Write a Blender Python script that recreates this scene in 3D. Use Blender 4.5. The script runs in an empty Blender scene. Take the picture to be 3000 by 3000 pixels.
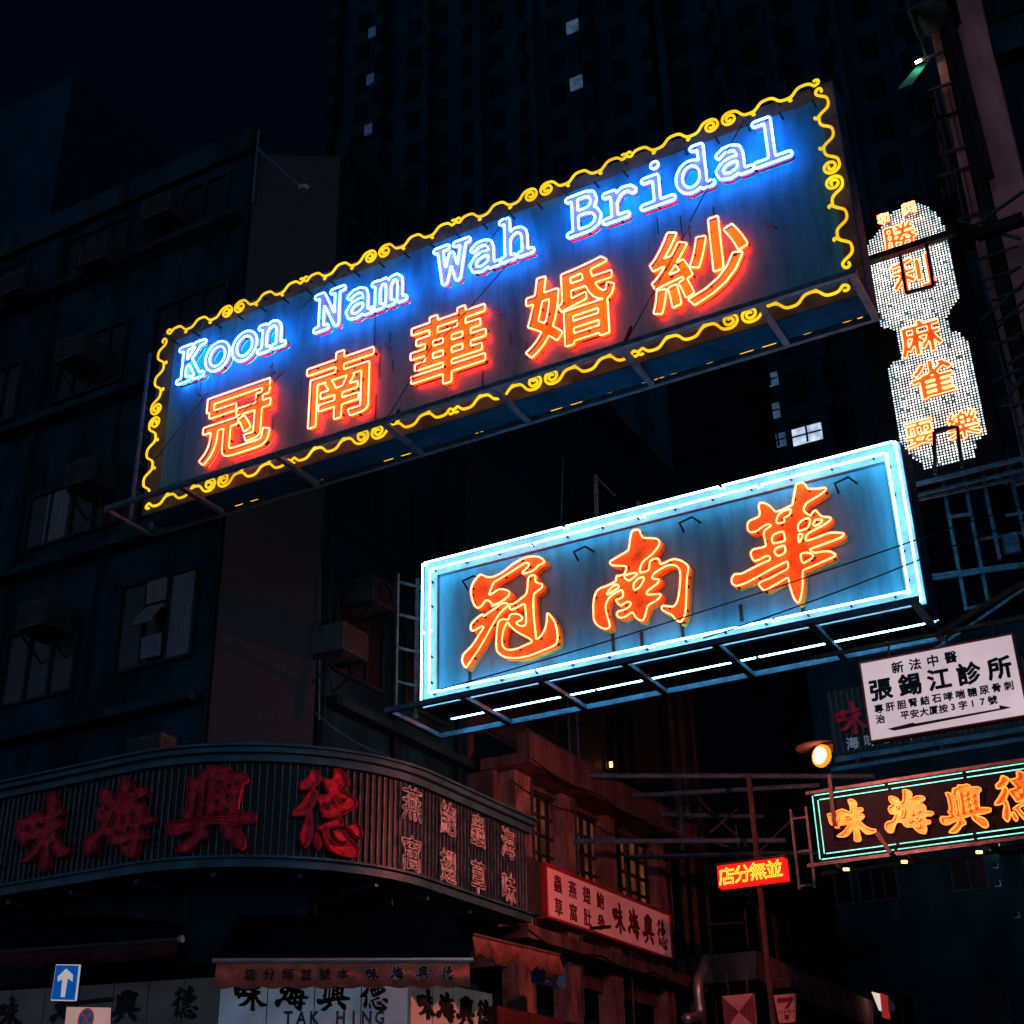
import bpy, math, random
import numpy as np
from mathutils import Matrix, Vector

random.seed(7)
PI = math.pi
scene = bpy.context.scene
COL = scene.collection

# ------------------------------------------------------------------ camera, sky, exposure
CAM = Vector((0.0, 0.0, 1.6))
ROT = np.array([[0.8690236, -0.4842802, -0.1],[0, 0, 0],[0, 0, 0]])
YAW, PITCH, ROLL = math.radians(28.44024), math.radians(27.04639), math.radians(-1.25961)
F_PX = 4043.4                                     # focal length for the 3000 px wide frame
cy, sy = math.cos(YAW), math.sin(YAW)
_f0 = np.array([-sy, cy, 0]); _r0 = np.array([cy, sy, 0]); _u0 = np.array([0, 0, 1.0])
_fw = _f0*math.cos(PITCH) + _u0*math.sin(PITCH)
_up = _u0*math.cos(PITCH) - _f0*math.sin(PITCH)
_r = _r0*math.cos(ROLL) + _up*math.sin(ROLL)
_u = _up*math.cos(ROLL) - _r0*math.sin(ROLL)
ROT = np.array([_r, _u, -_fw])
cam_data = bpy.data.cameras.new('camera')
cam_data.sensor_width = 36; cam_data.lens = F_PX/3000*36
cam_data.clip_start = 0.05; cam_data.clip_end = 2000
cam = bpy.data.objects.new('camera', cam_data); COL.objects.link(cam)
m = Matrix.Identity(4)
for i in range(3):
    for j in range(3):
        m[i][j] = ROT[j][i]
m.translation = CAM
cam.matrix_world = m
scene.camera = cam

world = bpy.data.worlds.new('World'); scene.world = world
world.use_nodes = True
wn = world.node_tree.nodes; wl = world.node_tree.links
bg = wn['Background']
sky = wn.new('ShaderNodeTexSky'); sky.sky_type = 'NISHITA'; sky.sun_disc = False
sky.sun_elevation = math.radians(-6.0); sky.sun_rotation = math.radians(200)
tint = wn.new('ShaderNodeMixRGB'); tint.blend_type = 'MULTIPLY'; tint.inputs[0].default_value = 1
tint.inputs[2].default_value = (0.1, 0.6, 1.0, 1)
wl.new(sky.outputs[0], tint.inputs[1])
# night sky: a dark navy dome with the glow of the city along the horizon
wtc = wn.new('ShaderNodeTexCoord'); wsep = wn.new('ShaderNodeSeparateXYZ'); wl.new(wtc.outputs['Generated'], wsep.inputs[0])
wramp = wn.new('ShaderNodeValToRGB'); wl.new(wsep.outputs['Z'], wramp.inputs[0])
e = wramp.color_ramp.elements
e[0].position = 0.0; e[0].color = (0.058, 0.070, 0.110, 1)
e[1].position = 0.62; e[1].color = (0.0, 0.0013, 0.0034, 1)
e_ = wramp.color_ramp.elements.new(0.30); e_.color = (0.016, 0.022, 0.038, 1)
wmr = wn.new('ShaderNodeMapRange'); wmr.inputs['From Min'].default_value = 0.15; wmr.inputs['From Max'].default_value = -0.85
wmr.inputs['To Min'].default_value = 1.2; wmr.inputs['To Max'].default_value = 7.0
wl.new(wsep.outputs['Y'], wmr.inputs[0])
wmul = wn.new('ShaderNodeMixRGB'); wmul.blend_type = 'MULTIPLY'; wmul.inputs[0].default_value = 1
wl.new(wramp.outputs[0], wmul.inputs[1]); wl.new(wmr.outputs[0], wmul.inputs[2])
wadd = wn.new('ShaderNodeMixRGB'); wadd.blend_type = 'ADD'; wadd.inputs[0].default_value = 1
wl.new(wmul.outputs[0], wadd.inputs[1]); wl.new(tint.outputs[0], wadd.inputs[2]); wl.new(wadd.outputs[0], bg.inputs[0])
tint.inputs[2].default_value = (0.01, 0.06, 0.1, 1)
bg.inputs[1].default_value = 1.0
scene.view_settings.view_transform = 'Standard'; scene.view_settings.look = 'None'
scene.view_settings.gamma = 1; scene.view_settings.exposure = 0
scene.render.engine = 'CYCLES'
scene.cycles.use_denoising = True
scene.cycles.sample_clamp_indirect = 4
scene.cycles.max_bounces = 6


def at(px, py, **k):
    """point where the sight line through a pixel of the 3000 px photograph meets a world plane"""
    d = ROT.T @ np.array([(px-1500)/F_PX, (1500-py)/F_PX, -1.0])
    a, v = list(k.items())[0]
    i = 'XYZ'.index(a)
    return np.array(CAM) + d*((v-CAM[i])/d[i])


# ------------------------------------------------------------------ materials
def mat(name, c, rough=0.7, metal=0.0, vary=0.35, scale=3.0, stretch=(1, 1, 1), bump=0.15, c2=None, spec=0.12):
    M = bpy.data.materials.new(name); M.use_nodes = True
    n = M.node_tree.nodes; l = M.node_tree.links
    b = n['Principled BSDF']
    b.inputs['Roughness'].default_value = rough; b.inputs['Metallic'].default_value = metal
    b.inputs['Specular IOR Level'].default_value = spec
    tc = n.new('ShaderNodeTexCoord'); mp = n.new('ShaderNodeMapping'); mp.inputs['Scale'].default_value = stretch
    nz = n.new('ShaderNodeTexNoise'); nz.inputs['Scale'].default_value = scale
    nz.inputs['Detail'].default_value = 8; nz.inputs['Roughness'].default_value = 0.65
    rp = n.new('ShaderNodeValToRGB')
    lo = c2 if c2 else tuple(x*(1-vary) for x in c)
    hi = tuple(min(1, x*(1+vary*0.4)) for x in c)
    rp.color_ramp.elements[0].position = 0.35; rp.color_ramp.elements[0].color = (*lo, 1)
    rp.color_ramp.elements[1].position = 0.62; rp.color_ramp.elements[1].color = (*hi, 1)
    l.new(tc.outputs['Object'], mp.inputs[0]); l.new(mp.outputs[0], nz.inputs['Vector'])
    l.new(nz.outputs[0], rp.inputs[0]); l.new(rp.outputs[0], b.inputs['Base Color'])
    if bump:
        bp = n.new('ShaderNodeBump'); bp.inputs['Strength'].default_value = bump; bp.inputs['Distance'].default_value = 0.02
        l.new(nz.outputs[0], bp.inputs['Height']); l.new(bp.outputs[0], b.inputs['Normal'])
    return M


def glow(name, c, k, base=(0.02, 0.02, 0.02), vary=0.0):
    M = bpy.data.materials.new(name); M.use_nodes = True
    n = M.node_tree.nodes; l = M.node_tree.links
    b = n['Principled BSDF']
    b.inputs['Base Color'].default_value = (*base, 1); b.inputs['Roughness'].default_value = 0.9; b.inputs['Specular IOR Level'].default_value = 0.05
    b.inputs['Emission Color'].default_value = (*c, 1)
    b.inputs['Emission Strength'].default_value = k
    if vary:
        tc = n.new('ShaderNodeTexCoord')
        nz = n.new('ShaderNodeTexNoise'); nz.inputs['Scale'].default_value = 2.3; nz.inputs['Detail'].default_value = 4
        mr = n.new('ShaderNodeMapRange'); mr.inputs['From Min'].default_value = 0.3; mr.inputs['From Max'].default_value = 0.7
        mr.inputs['To Min'].default_value = k*(1-vary); mr.inputs['To Max'].default_value = k*(1+vary)
        l.new(tc.outputs['Object'], nz.inputs['Vector']); l.new(nz.outputs[0], mr.inputs[0]); l.new(mr.outputs[0], b.inputs['Emission Strength'])
    return M


W_TUBE = glow('white_neon', (0.050, 0.27, 1.0), 40, vary=0.3)
W_HALO = glow('added_blue_halo', (0.0, 0.17, 1.0), 22, vary=0.2)  # for tubes added out of sight behind the white letters
R_HALO = glow('added_red_halo', (1.0, 0.006, 0.004), 125, vary=0.2)  # for tubes added out of sight behind the red characters
R_TUBE = glow('red_neon', (1.0, 0.085, 0.035), 20, vary=0.3)
O_TUBE = glow('orange_red_neon', (1.0, 0.10, 0.035), 15, vary=0.3)
Y_TUBE = glow('yellow_neon', (1.0, 0.56, 0.008), 1.25, vary=0.3)
C_TUBE = glow('cyan_neon', (0.20, 0.66, 1.0), 21, vary=0.3)
G_TUBE = glow('green_neon', (0.22, 1.0, 0.72), 1.7, vary=0.3)
Y2_TUBE = glow('amber_neon', (1.0, 0.135, 0.02), 4.2, vary=0.3)
LED_W = glow('white_bulbs', (1.0, 0.97, 0.92), 2.5, vary=0.6)
LED_O = glow('orange_neon_script', (1.0, 0.11, 0.045), 14)
LAMP = glow('sodium_lamp', (1.0, 0.185, 0.135), 7500)
LAMP_S = glow('small_amber_bulb', (1.0, 0.35, 0.08), 8)
PANEL_GLOW = glow('white_board_fill_glow', (0.95, 0.74, 0.82), 0.60, vary=0.12)  # glow put into the hanging sign for light falling on it
FASC_B = glow('blue_fascia_fill_glow', (0.50, 0.70, 1.0), 0.10, base=(0.22,0.22,0.22), vary=0.35)  # fascia panels are no lamps: glow replaces street light on them
FASC_G = glow('grey_fascia_fill_glow', (0.62, 0.75, 0.8), 0.010, base=(0.09,0.09,0.09), vary=0.5)  # same added glow for the grey fascia
FASC_W = glow('cream_fascia_fill_glow', (1.0, 0.80, 0.62), 0.03, base=(0.4,0.38,0.36), vary=0.3)  # same added glow for the cream fascia
WIN_B = glow('cool_lit_window', (0.22, 0.52, 1.0), 0.11, base=(0.1, 0.1, 0.1), vary=0.6)
WIN_B2 = glow('cool_bright_window', (0.6, 0.75, 1.0), 0.8, base=(0.1, 0.1, 0.1), vary=0.5)
WIN_D = glow('dim_blue_window', (0.03, 0.20, 0.62), 0.075, base=(0.1, 0.1, 0.1), vary=0.4)
WIN_W = glow('warm_lit_window', (1.0, 0.62, 0.4), 0.8, base=(0.1, 0.1, 0.1), vary=0.5)
WIN_O = glow('orange_lit_pane', (1.0, 0.30, 0.13), 0.07, base=(0.05, 0.018, 0.014), vary=0.9)

BOARD = mat('grey_painted_sheet', (0.034, 0.21, 0.32), 0.5, 0, 0.35, 2.2, (3.0, 1, 0.5), 0.06)
BOARD2 = mat('blue_painted_sheet', (0.085, 0.30, 0.42), 0.5, 0, 0.3, 2.2, (3.0, 1, 0.5), 0.05)
NAVY = mat('shade_navy_sheet', (0.006, 0.05, 0.11), 0.9, 0, 0.5, 2, spec=0.02)  # navy stands for the shade on sign undersides and ends
TRAYR = mat('red_letter_tray', (0.30, 0.006, 0.020), 0.6, 0, 0.2, 5)
TRAYW = mat('white_letter_tray', (0.05, 0.27, 0.38), 0.6, 0, 0.2, 5)
BAND = mat('white_painted_trough', (0.34, 0.35, 0.37), 0.5, 0, 0.25, 4)
BLACKB = mat('black_sign_board', (0.004, 0.005, 0.007), 0.9, 0, 0.3, spec=0.02)
YBODY = mat('orange_letter_face', (0.80, 0.46, 0.04), 0.45, 0, 0.25, 7)
RBODY = mat('red_letter_face', (0.80, 0.30, 0.05), 0.5, 0, 0.4, 6)
WBODY = mat('faded_red_letter_face', (0.34, 0.085, 0.12), 0.5, 0, 0.1, 6)
REDL = mat('crimson_letter_face', (0.58, 0.012, 0.035), 0.5, 0, 0.8, 9)
STEEL = mat('weathered_steel', (0.055, 0.12, 0.17), 0.6, 0.2, 0.5, 9)
DSTEEL = mat('dark_steel', (0.055, 0.06, 0.065), 0.55, 0.4, 0.5, 9)
RUST = mat('rusty_steel', (0.075, 0.05, 0.045), 0.8, 0.2, 0.5, 8)
BLACK = mat('black_rubber', (0.012, 0.012, 0.013), 0.6, 0, 0.3)
CONC = mat('grey_concrete', (0.007, 0.034, 0.048), 0.9, 0, 0.6, 1.2, (1.5, 1.5, 0.5), 0.3, spec=0.02)
DCONC = mat('shade_teal_concrete', (0.004, 0.030, 0.044), 0.9, 0, 0.65, 1.0, (1.5, 1.5, 0.5), 0.3, spec=0.02)  # dark teal stands for lifted night shade, put into the wall colour
PLAST = mat('pinkish_plaster', (0.21, 0.125, 0.12), 0.9, 0, 0.75, 2.6, (1.5, 1.5, 0.5), 0.25)
DPLAST = mat('shaded_plaster', (0.105, 0.066, 0.062), 0.9, 0, 0.65, 1.8, (1.5, 1.5, 0.4), 0.35)  # darker copy of the plaster, shade put into its colour
PARA = mat('stained_parapet_render', (0.42, 0.21, 0.17), 0.9, 0, 0.55, 1.3, (1.5, 1.5, 0.4), 0.3)
RAWN = mat('faded_rust_canvas', (0.13, 0.055, 0.05), 0.9, 0, 0.6, 4, bump=0.3)
OXIDE = mat('oxide_red_board', (0.07, 0.02, 0.022), 0.8, 0, 0.5, 3)
PALE_GLOW = glow('pale_board_red_glow', (1.0, 0.27, 0.26), 0.10, base=(0.80, 0.42, 0.41), vary=0.35)  # red light from the neon opposite, put in as glow and tint
PINK = mat('pink_render', (0.48, 0.20, 0.19), 0.85, 0, 0.4, 1.4, (2, 2, 0.5), 0.2)
LFRAME = mat('pale_window_frame', (0.05, 0.20, 0.27), 0.8, 0, 0.4, spec=0.03)
DPIPE = mat('dark_grimy_pipe', (0.006, 0.020, 0.028), 0.9, 0, 0.5, 9, spec=0.05)
SCAFF = mat('painted_scaffold_tube', (0.03, 0.07, 0.10), 0.6, 0.1, 0.6, 9)
LANE = mat('blue_grey_lane_wall', (0.008, 0.11, 0.16), 0.9, 0, 0.5, 0.8, (1.5, 1.5, 0.5), 0.2)
TILE = mat('brown_mosaic_tile', (0.048, 0.043, 0.048), 0.6, 0, 0.4, 40, bump=0.2)
TOWER = mat('tower_facade', (0.0006, 0.013, 0.020), 0.9, 0, 0.4, 0.2, bump=0.05, spec=0.0)
_n = TOWER.node_tree.nodes; _l = TOWER.node_tree.links
_tc = _n.new('ShaderNodeTexCoord'); _mp = _n.new('ShaderNodeMapping'); _mp.inputs['Rotation'].default_value = (PI/2, 0, 0)
_bk = _n.new('ShaderNodeTexBrick'); _bk.offset = 0.0; _bk.inputs['Scale'].default_value = 1.0; _bk.inputs['Brick Width'].default_value = 2.2; _bk.inputs['Row Height'].default_value = 2.9
_bk.inputs['Mortar Size'].default_value = 0.55; _bk.inputs['Mortar Smooth'].default_value = 0.1
_bk.inputs['Color1'].default_value = (.45, .45, .45, 1); _bk.inputs['Color2'].default_value = (.6, .6, .6, 1); _bk.inputs['Mortar'].default_value = (1.5, 1.5, 1.5, 1)
_mx = _n.new('ShaderNodeMixRGB'); _mx.blend_type = 'MULTIPLY'; _mx.inputs[0].default_value = 1
_b = _n['Principled BSDF']; _src = _b.inputs['Base Color'].links[0].from_socket
_l.new(_tc.outputs['Object'], _mp.inputs[0]); _l.new(_mp.outputs[0], _bk.inputs['Vector']); _l.new(_src, _mx.inputs[1]); _l.new(_bk.outputs['Color'], _mx.inputs[2]); _l.new(_mx.outputs[0], _b.inputs['Base Color'])
GLASS = mat('dark_window_glass', (0.012, 0.014, 0.018), 0.25, 0, 0.3, 3, bump=0.02, spec=0.25)
FRAME = mat('window_frame_paint', (0.008, 0.030, 0.040), 0.8, 0, 0.4, spec=0.03)
DFRAME = mat('dark_window_frame', (0.035, 0.035, 0.04), 0.6, 0, 0.4)
CURT = mat('pale_curtain', (0.11, 0.13, 0.15), 0.9, 0, 0.25, 4, (6, 6, 0.4))
ACM = mat('air_conditioner_casing', (0.035, 0.055, 0.062), 0.8, 0, 0.45, 6, spec=0.03)
GRILLE = mat('grille_metal', (0.03, 0.03, 0.032), 0.6, 0.2, 0.3)
AWN = mat('orange_canvas', (0.55, 0.13, 0.08), 0.85, 0, 0.4, 5, bump=0.2)
AWNT = mat('dark_canvas', (0.002, 0.004, 0.006), 0.95, 0, 0.4, 5, bump=0.2, spec=0.0)
AWNM = mat('maroon_canvas', (0.06, 0.014, 0.018), 0.85, 0, 0.5, 5, bump=0.2)
INK = mat('black_paint', (0.012, 0.011, 0.016), 0.6, 0, 0.2, bump=0)
INKB = mat('blue_grey_paint', (0.06, 0.08, 0.12), 0.6, 0, 0.2, bump=0)
INKR = mat('dark_red_paint', (0.17, 0.012, 0.02), 0.6, 0, 0.25, bump=0)
ARROWR = mat('brown_red_arrow_paint', (0.10, 0.02, 0.026), 0.6, 0, 0.2, bump=0)
PALE = mat('pale_sign_paint', (0.80, 0.62, 0.60), 0.5, 0, 0.25, 3)
ALU = mat('brushed_aluminium', (0.5, 0.5, 0.52), 0.4, 0.8, 0.2)
RIBM = mat('dark_ribbed_cladding', (0.006, 0.0065, 0.008), 0.5, 0.1, 0.3, spec=0.2)
RIBL = mat('ribbed_cladding_edge', (0.17, 0.19, 0.205), 0.5, 0.1, 0.6, 6)
MOULD = mat('painted_sheet_moulding', (0.026, 0.09, 0.12), 0.45, 0.1, 0.5, 3)
GLASSL = mat('unlit_glass_tube_letters', (0.50, 0.46, 0.40), 0.3, 0, 0.7, 14)
BLUESIGN = glow('glowing_blue_sheet', (0.0, 0.13, 0.55), 0.42, base=(0.01, 0.08, 0.40))  # sign sheet glows in place of light thrown back
WHITESIGN = glow('glowing_white_sheet', (0.8, 0.72, 0.78), 0.5)  # white sheet, light on it put in as glow
PINKSIGN = glow('glowing_pale_sheet', (0.85, 0.50, 0.47), 0.42, vary=0.1)  # pale sheet, light on it put in as glow
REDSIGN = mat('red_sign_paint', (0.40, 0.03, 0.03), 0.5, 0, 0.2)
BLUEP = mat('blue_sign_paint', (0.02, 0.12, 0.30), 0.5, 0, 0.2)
BLUED = glow('glowing_blue_disc', (0.0, 0.16, 0.40), 0.28)  # disc glows in place of light falling on it
REDD = glow('glowing_red_band', (0.6, 0.05, 0.06), 0.30)  # ring and cross glow in place of light falling on them
ROADM = mat('asphalt', (0.05, 0.05, 0.052), 0.7, 0, 0.3, 30)
PAVEM = mat('paving', (0.16, 0.155, 0.15), 0.8, 0, 0.3, 6)
REDBOX = glow('red_lightbox', (1.0, 0.012, 0.012), 0.9, base=(0.7, 0.02, 0.02))
CREAMP = mat('lilac_plastic_panel', (0.60, 0.55, 0.58), 0.4, 0, 0.15, 3)


# ------------------------------------------------------------------ mesh helpers
class MB:
    def __init__(self): self.v = []; self.f = []; self.p = []
    def add(self, vs, fs):
        self.p.append((len(self.v), len(vs), len(self.f), len(fs)))
        o = len(self.v); self.v += [tuple(float(c) for c in p) for p in vs]
        self.f += [tuple(i+o for i in f) for f in fs]
    def box(self, a, b):
        x0, y0, z0 = [min(a[i], b[i]) for i in range(3)]; x1, y1, z1 = [max(a[i], b[i]) for i in range(3)]
        self.add([(x0,y0,z0),(x1,y0,z0),(x1,y1,z0),(x0,y1,z0),(x0,y0,z1),(x1,y0,z1),(x1,y1,z1),(x0,y1,z1)],
                 [(3,2,1,0),(4,5,6,7),(0,1,5,4),(1,2,6,5),(2,3,7,6),(3,0,4,7)])
    def obox(self, o, u, n, u0, u1, n0, n1, z0, z1):
        """box in an oriented frame: u along the wall, n out of it, z up; o is the frame's origin"""
        o = np.array(o, float); u = np.array(u, float); n = np.array(n, float)
        P = []
        for z in (z0, z1):
            for a, b in ((u0,n0),(u1,n0),(u1,n1),(u0,n1)):
                p = o + u*a + n*b; P.append((p[0], p[1], o[2]+z))
        self.add(P, [(3,2,1,0),(4,5,6,7),(0,1,5,4),(1,2,6,5),(2,3,7,6),(3,0,4,7)])
    def bar(self, p, q, w, h=None):
        p = np.array(p, float); q = np.array(q, float); h = h or w
        d = q-p; d /= np.linalg.norm(d)
        a = np.array([0,0,1.0]) if abs(d[2]) < 0.9 else np.array([1.0,0,0])
        s = np.cross(d, a); s /= np.linalg.norm(s); t = np.cross(s, d)
        P = [e + s*w/2*i + t*h/2*j for e in (p, q) for i, j in ((-1,-1),(1,-1),(1,1),(-1,1))]
        self.add(P, [(3,2,1,0),(4,5,6,7),(0,1,5,4),(1,2,6,5),(2,3,7,6),(3,0,4,7)])
    def tube(self, pts, r, closed=False, sides=8):
        P = np.array(pts, float); N = len(P)
        if N < 2: return
        T = np.zeros_like(P)
        for i in range(N):
            a = P[(i-1) % N] if (closed or i > 0) else P[i]
            b = P[(i+1) % N] if (closed or i < N-1) else P[i]
            d = b-a; T[i] = d/(np.linalg.norm(d)+1e-12)
        nrm = np.array([0,1.0,0]) if abs(T[0][1]) < 0.9 else np.array([1.0,0,0])
        V = []
        for i in range(N):
            nrm = nrm - T[i]*np.dot(nrm, T[i]); nrm /= np.linalg.norm(nrm)+1e-12
            b = np.cross(T[i], nrm)
            for k in range(sides):
                t = 2*PI*k/sides; V.append(P[i] + r*(nrm*math.cos(t)+b*math.sin(t)))
        F = []
        for i in range(N if closed else N-1):
            j = (i+1) % N
            for k in range(sides):
                k2 = (k+1) % sides
                F.append((i*sides+k, i*sides+k2, j*sides+k2, j*sides+k))
        if not closed:
            F.append(tuple(range(sides-1, -1, -1))); F.append(tuple((N-1)*sides+k for k in range(sides)))
        self.add(V, F)
    def ngon(self, pts): self.add(pts, [tuple(range(len(pts)))])
    def prism(self, poly, z0, z1):
        n = len(poly)
        self.add([(x,y,z0) for x,y in poly]+[(x,y,z1) for x,y in poly],
                 [tuple(range(n-1,-1,-1)), tuple(range(n,2*n))]+[(i,(i+1)%n,n+(i+1)%n,n+i) for i in range(n)])
    def slab_xz(self, poly, y0, y1):
        n = len(poly)
        self.add([(x,y0,z) for x,z in poly]+[(x,y1,z) for x,z in poly],
                 [tuple(range(n)), tuple(range(2*n-1,n-1,-1))]+[(i,n+i,n+(i+1)%n,(i+1)%n) for i in range(n)])
    def build(self, name, material, parent=None, smooth=False):
        off = np.zeros(3); r = parent
        while r is not None:
            off = off + np.array(r.location); r = r.parent
        me = bpy.data.meshes.new(name)
        me.from_pydata([tuple(np.array(p)-off) for p in self.v], [], self.f)
        me.materials.append(material)
        if smooth:
            for p in me.polygons: p.use_smooth = True
        o = bpy.data.objects.new(name, me); COL.objects.link(o)
        if parent is not None: o.parent = parent
        return o


def build_each(mb, name, material, parent):
    """every piece of the builder as a part of its own"""
    for v0, nv, f0, nf in mb.p:
        q = MB(); q.add(mb.v[v0:v0+nv], [tuple(i-v0 for i in f) for f in mb.f[f0:f0+nf]]); o = q.build(name, material, parent)
    return o


def thing(name, label, cat, loc, group=None):
    o = bpy.data.objects.new(name, None); COL.objects.link(o)
    o.empty_display_size = 0.1
    o.location = tuple(float(c) for c in loc); o['label'] = label; o['category'] = cat
    if group: o['group'] = group
    return o


def tag(o, label=None, cat=None, group=None, kind=None):
    if label: o['label'] = label
    if cat: o['category'] = cat
    if group: o['group'] = group
    if kind: o['kind'] = kind
    return o


def box_part(name, material, parent, *boxes):
    b = MB()
    for a, c in boxes: b.box(a, c)
    return b.build(name, material, parent)


# ------------------------------------------------------------------ lettering
def smooth_loop(pts, k=3, closed=True):
    P = np.array(pts, float); N = len(P); out = []
    for i in range(N if closed else N-1):
        p0 = P[(i-1)%N] if closed else P[max(i-1,0)]
        p1 = P[i]; p2 = P[(i+1)%N]; p3 = P[(i+2)%N] if closed else P[min(i+2,N-1)]
        for j in range(k):
            t = j/k
            # chordal-ish tension keeps corners from overshooting
            a = 0.38
            m1 = a*(p2-p0); m2 = a*(p3-p1); L = np.linalg.norm(p2-p1)
            for mm in (m1, m2):
                n_ = np.linalg.norm(mm)
                if n_ > L: mm *= L/n_
            out.append((2*t**3-3*t**2+1)*p1+(t**3-2*t**2+t)*m1+(-2*t**3+3*t**2)*p2+(t**3-t**2)*m2)
    if not closed: out.append(P[-1])
    return np.array(out)


def fill_loops(groups, depth, expand=0.0):
    """2D loops (list of groups; holes inside a group by even-odd) -> solid in local x,y with thickness along z"""
    vs, fs = [], []
    for loops in groups:
        cu = bpy.data.curves.new('tmp', 'CURVE'); cu.dimensions = '2D'; cu.fill_mode = 'BOTH'
        cu.extrude = depth/2; cu.offset = expand
        for L in loops:
            s = cu.splines.new('POLY'); s.points.add(len(L)-1)
            for p, q in zip(s.points, L): p.co = (q[0], q[1], 0, 1)
            s.use_cyclic_u = True
        ob = bpy.data.objects.new('tmp', cu); COL.objects.link(ob)
        me = ob.to_mesh()
        o = len(vs); vs += [tuple(v.co) for v in me.vertices]; fs += [tuple(i+o for i in p.vertices) for p in me.polygons]
        ob.to_mesh_clear(); bpy.data.objects.remove(ob); bpy.data.curves.remove(cu)
    return vs, fs


# strokes -> outline by distance field (slab-serif latin letters of the large sign)
def seg_d(X, Y, a, b):
    ax, ay = a; bx, by = b; dx, dy = bx-ax, by-ay
    L = dx*dx+dy*dy
    t = np.clip(((X-ax)*dx+(Y-ay)*dy)/(L if L else 1), 0, 1)
    return np.hypot(X-ax-t*dx, Y-ay-t*dy)


def flat_fill(loops):
    cu = bpy.data.curves.new('tmp', 'CURVE'); cu.dimensions = '2D'; cu.fill_mode = 'BOTH'
    for L in loops:
        sp = cu.splines.new('POLY'); sp.points.add(len(L)-1)
        for p, q in zip(sp.points, L): p.co = (q[0], q[1], 0, 1)
        sp.use_cyclic_u = True
    ob = bpy.data.objects.new('tmp', cu); COL.objects.link(ob); me = ob.to_mesh()
    v = np.array([tuple(x.co)[:2] for x in me.vertices]).reshape(-1, 2); f = [tuple(p.vertices) for p in me.polygons]
    ob.to_mesh_clear(); bpy.data.objects.remove(ob); bpy.data.curves.remove(cu)
    keymap = {}; idx = []; vv = []
    for p in v:
        k2 = (round(p[0], 5), round(p[1], 5))
        if k2 not in keymap: keymap[k2] = len(vv); vv.append(p)
        idx.append(keymap[k2])
    f = [tuple(idx[i] for i in t) for t in f]
    f = [t for t in f if len(set(t)) == len(t)]
    # all triangles facing the same way
    out = []
    for t in f:
        P = [vv[i] for i in t]; A = sum(P[i][0]*P[(i+1)%len(P)][1]-P[(i+1)%len(P)][0]*P[i][1] for i in range(len(P)))
        out.append(t if A > 0 else tuple(reversed(t)))
    return np.array(vv), out


def contour(D, xs, ys, passes=1, keep=1):
    """closed loops of the zero level of a sampled field"""
    ny, nx = D.shape
    def lerp(p, q, dp, dq):
        t = dp/(dp-dq); return (p[0]+(q[0]-p[0])*t, p[1]+(q[1]-p[1])*t)
    nxt = {}; pos = {}
    neg = D < 0
    mixed = ~((neg[:-1,:-1] == neg[1:,:-1]) & (neg[:-1,:-1] == neg[:-1,1:]) & (neg[:-1,:-1] == neg[1:,1:]))
    for j, i in np.argwhere(mixed):
        c = [(i,j),(i+1,j),(i+1,j+1),(i,j+1)]
        d = [D[b, a] for a, b in c]; s_ = [x < 0 for x in d]; cr = []
        for e in range(4):
            if s_[e] != s_[(e+1)%4]:
                a, b = c[e], c[(e+1)%4]; k = (min(a,b), max(a,b))
                pos[k] = lerp((xs[a[0]],ys[a[1]]),(xs[b[0]],ys[b[1]]), d[e], d[(e+1)%4]); cr.append((k, s_[e]))
        ins = [k for k, t in cr if not t]; outs = [k for k, t in cr if t]
        for a, b in zip(outs, ins): nxt[a] = b
    loops = []
    while nxt:
        s0 = next(iter(nxt)); L = []; c0 = s0
        while c0 in nxt:
            L.append(pos[c0]); c0 = nxt.pop(c0)
        if len(L) > 9:
            A = np.array(L)
            for _ in range(passes): A = (np.roll(A,1,0)+2*A+np.roll(A,-1,0))/4
            loops.append(A[::keep])
    return loops


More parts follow.
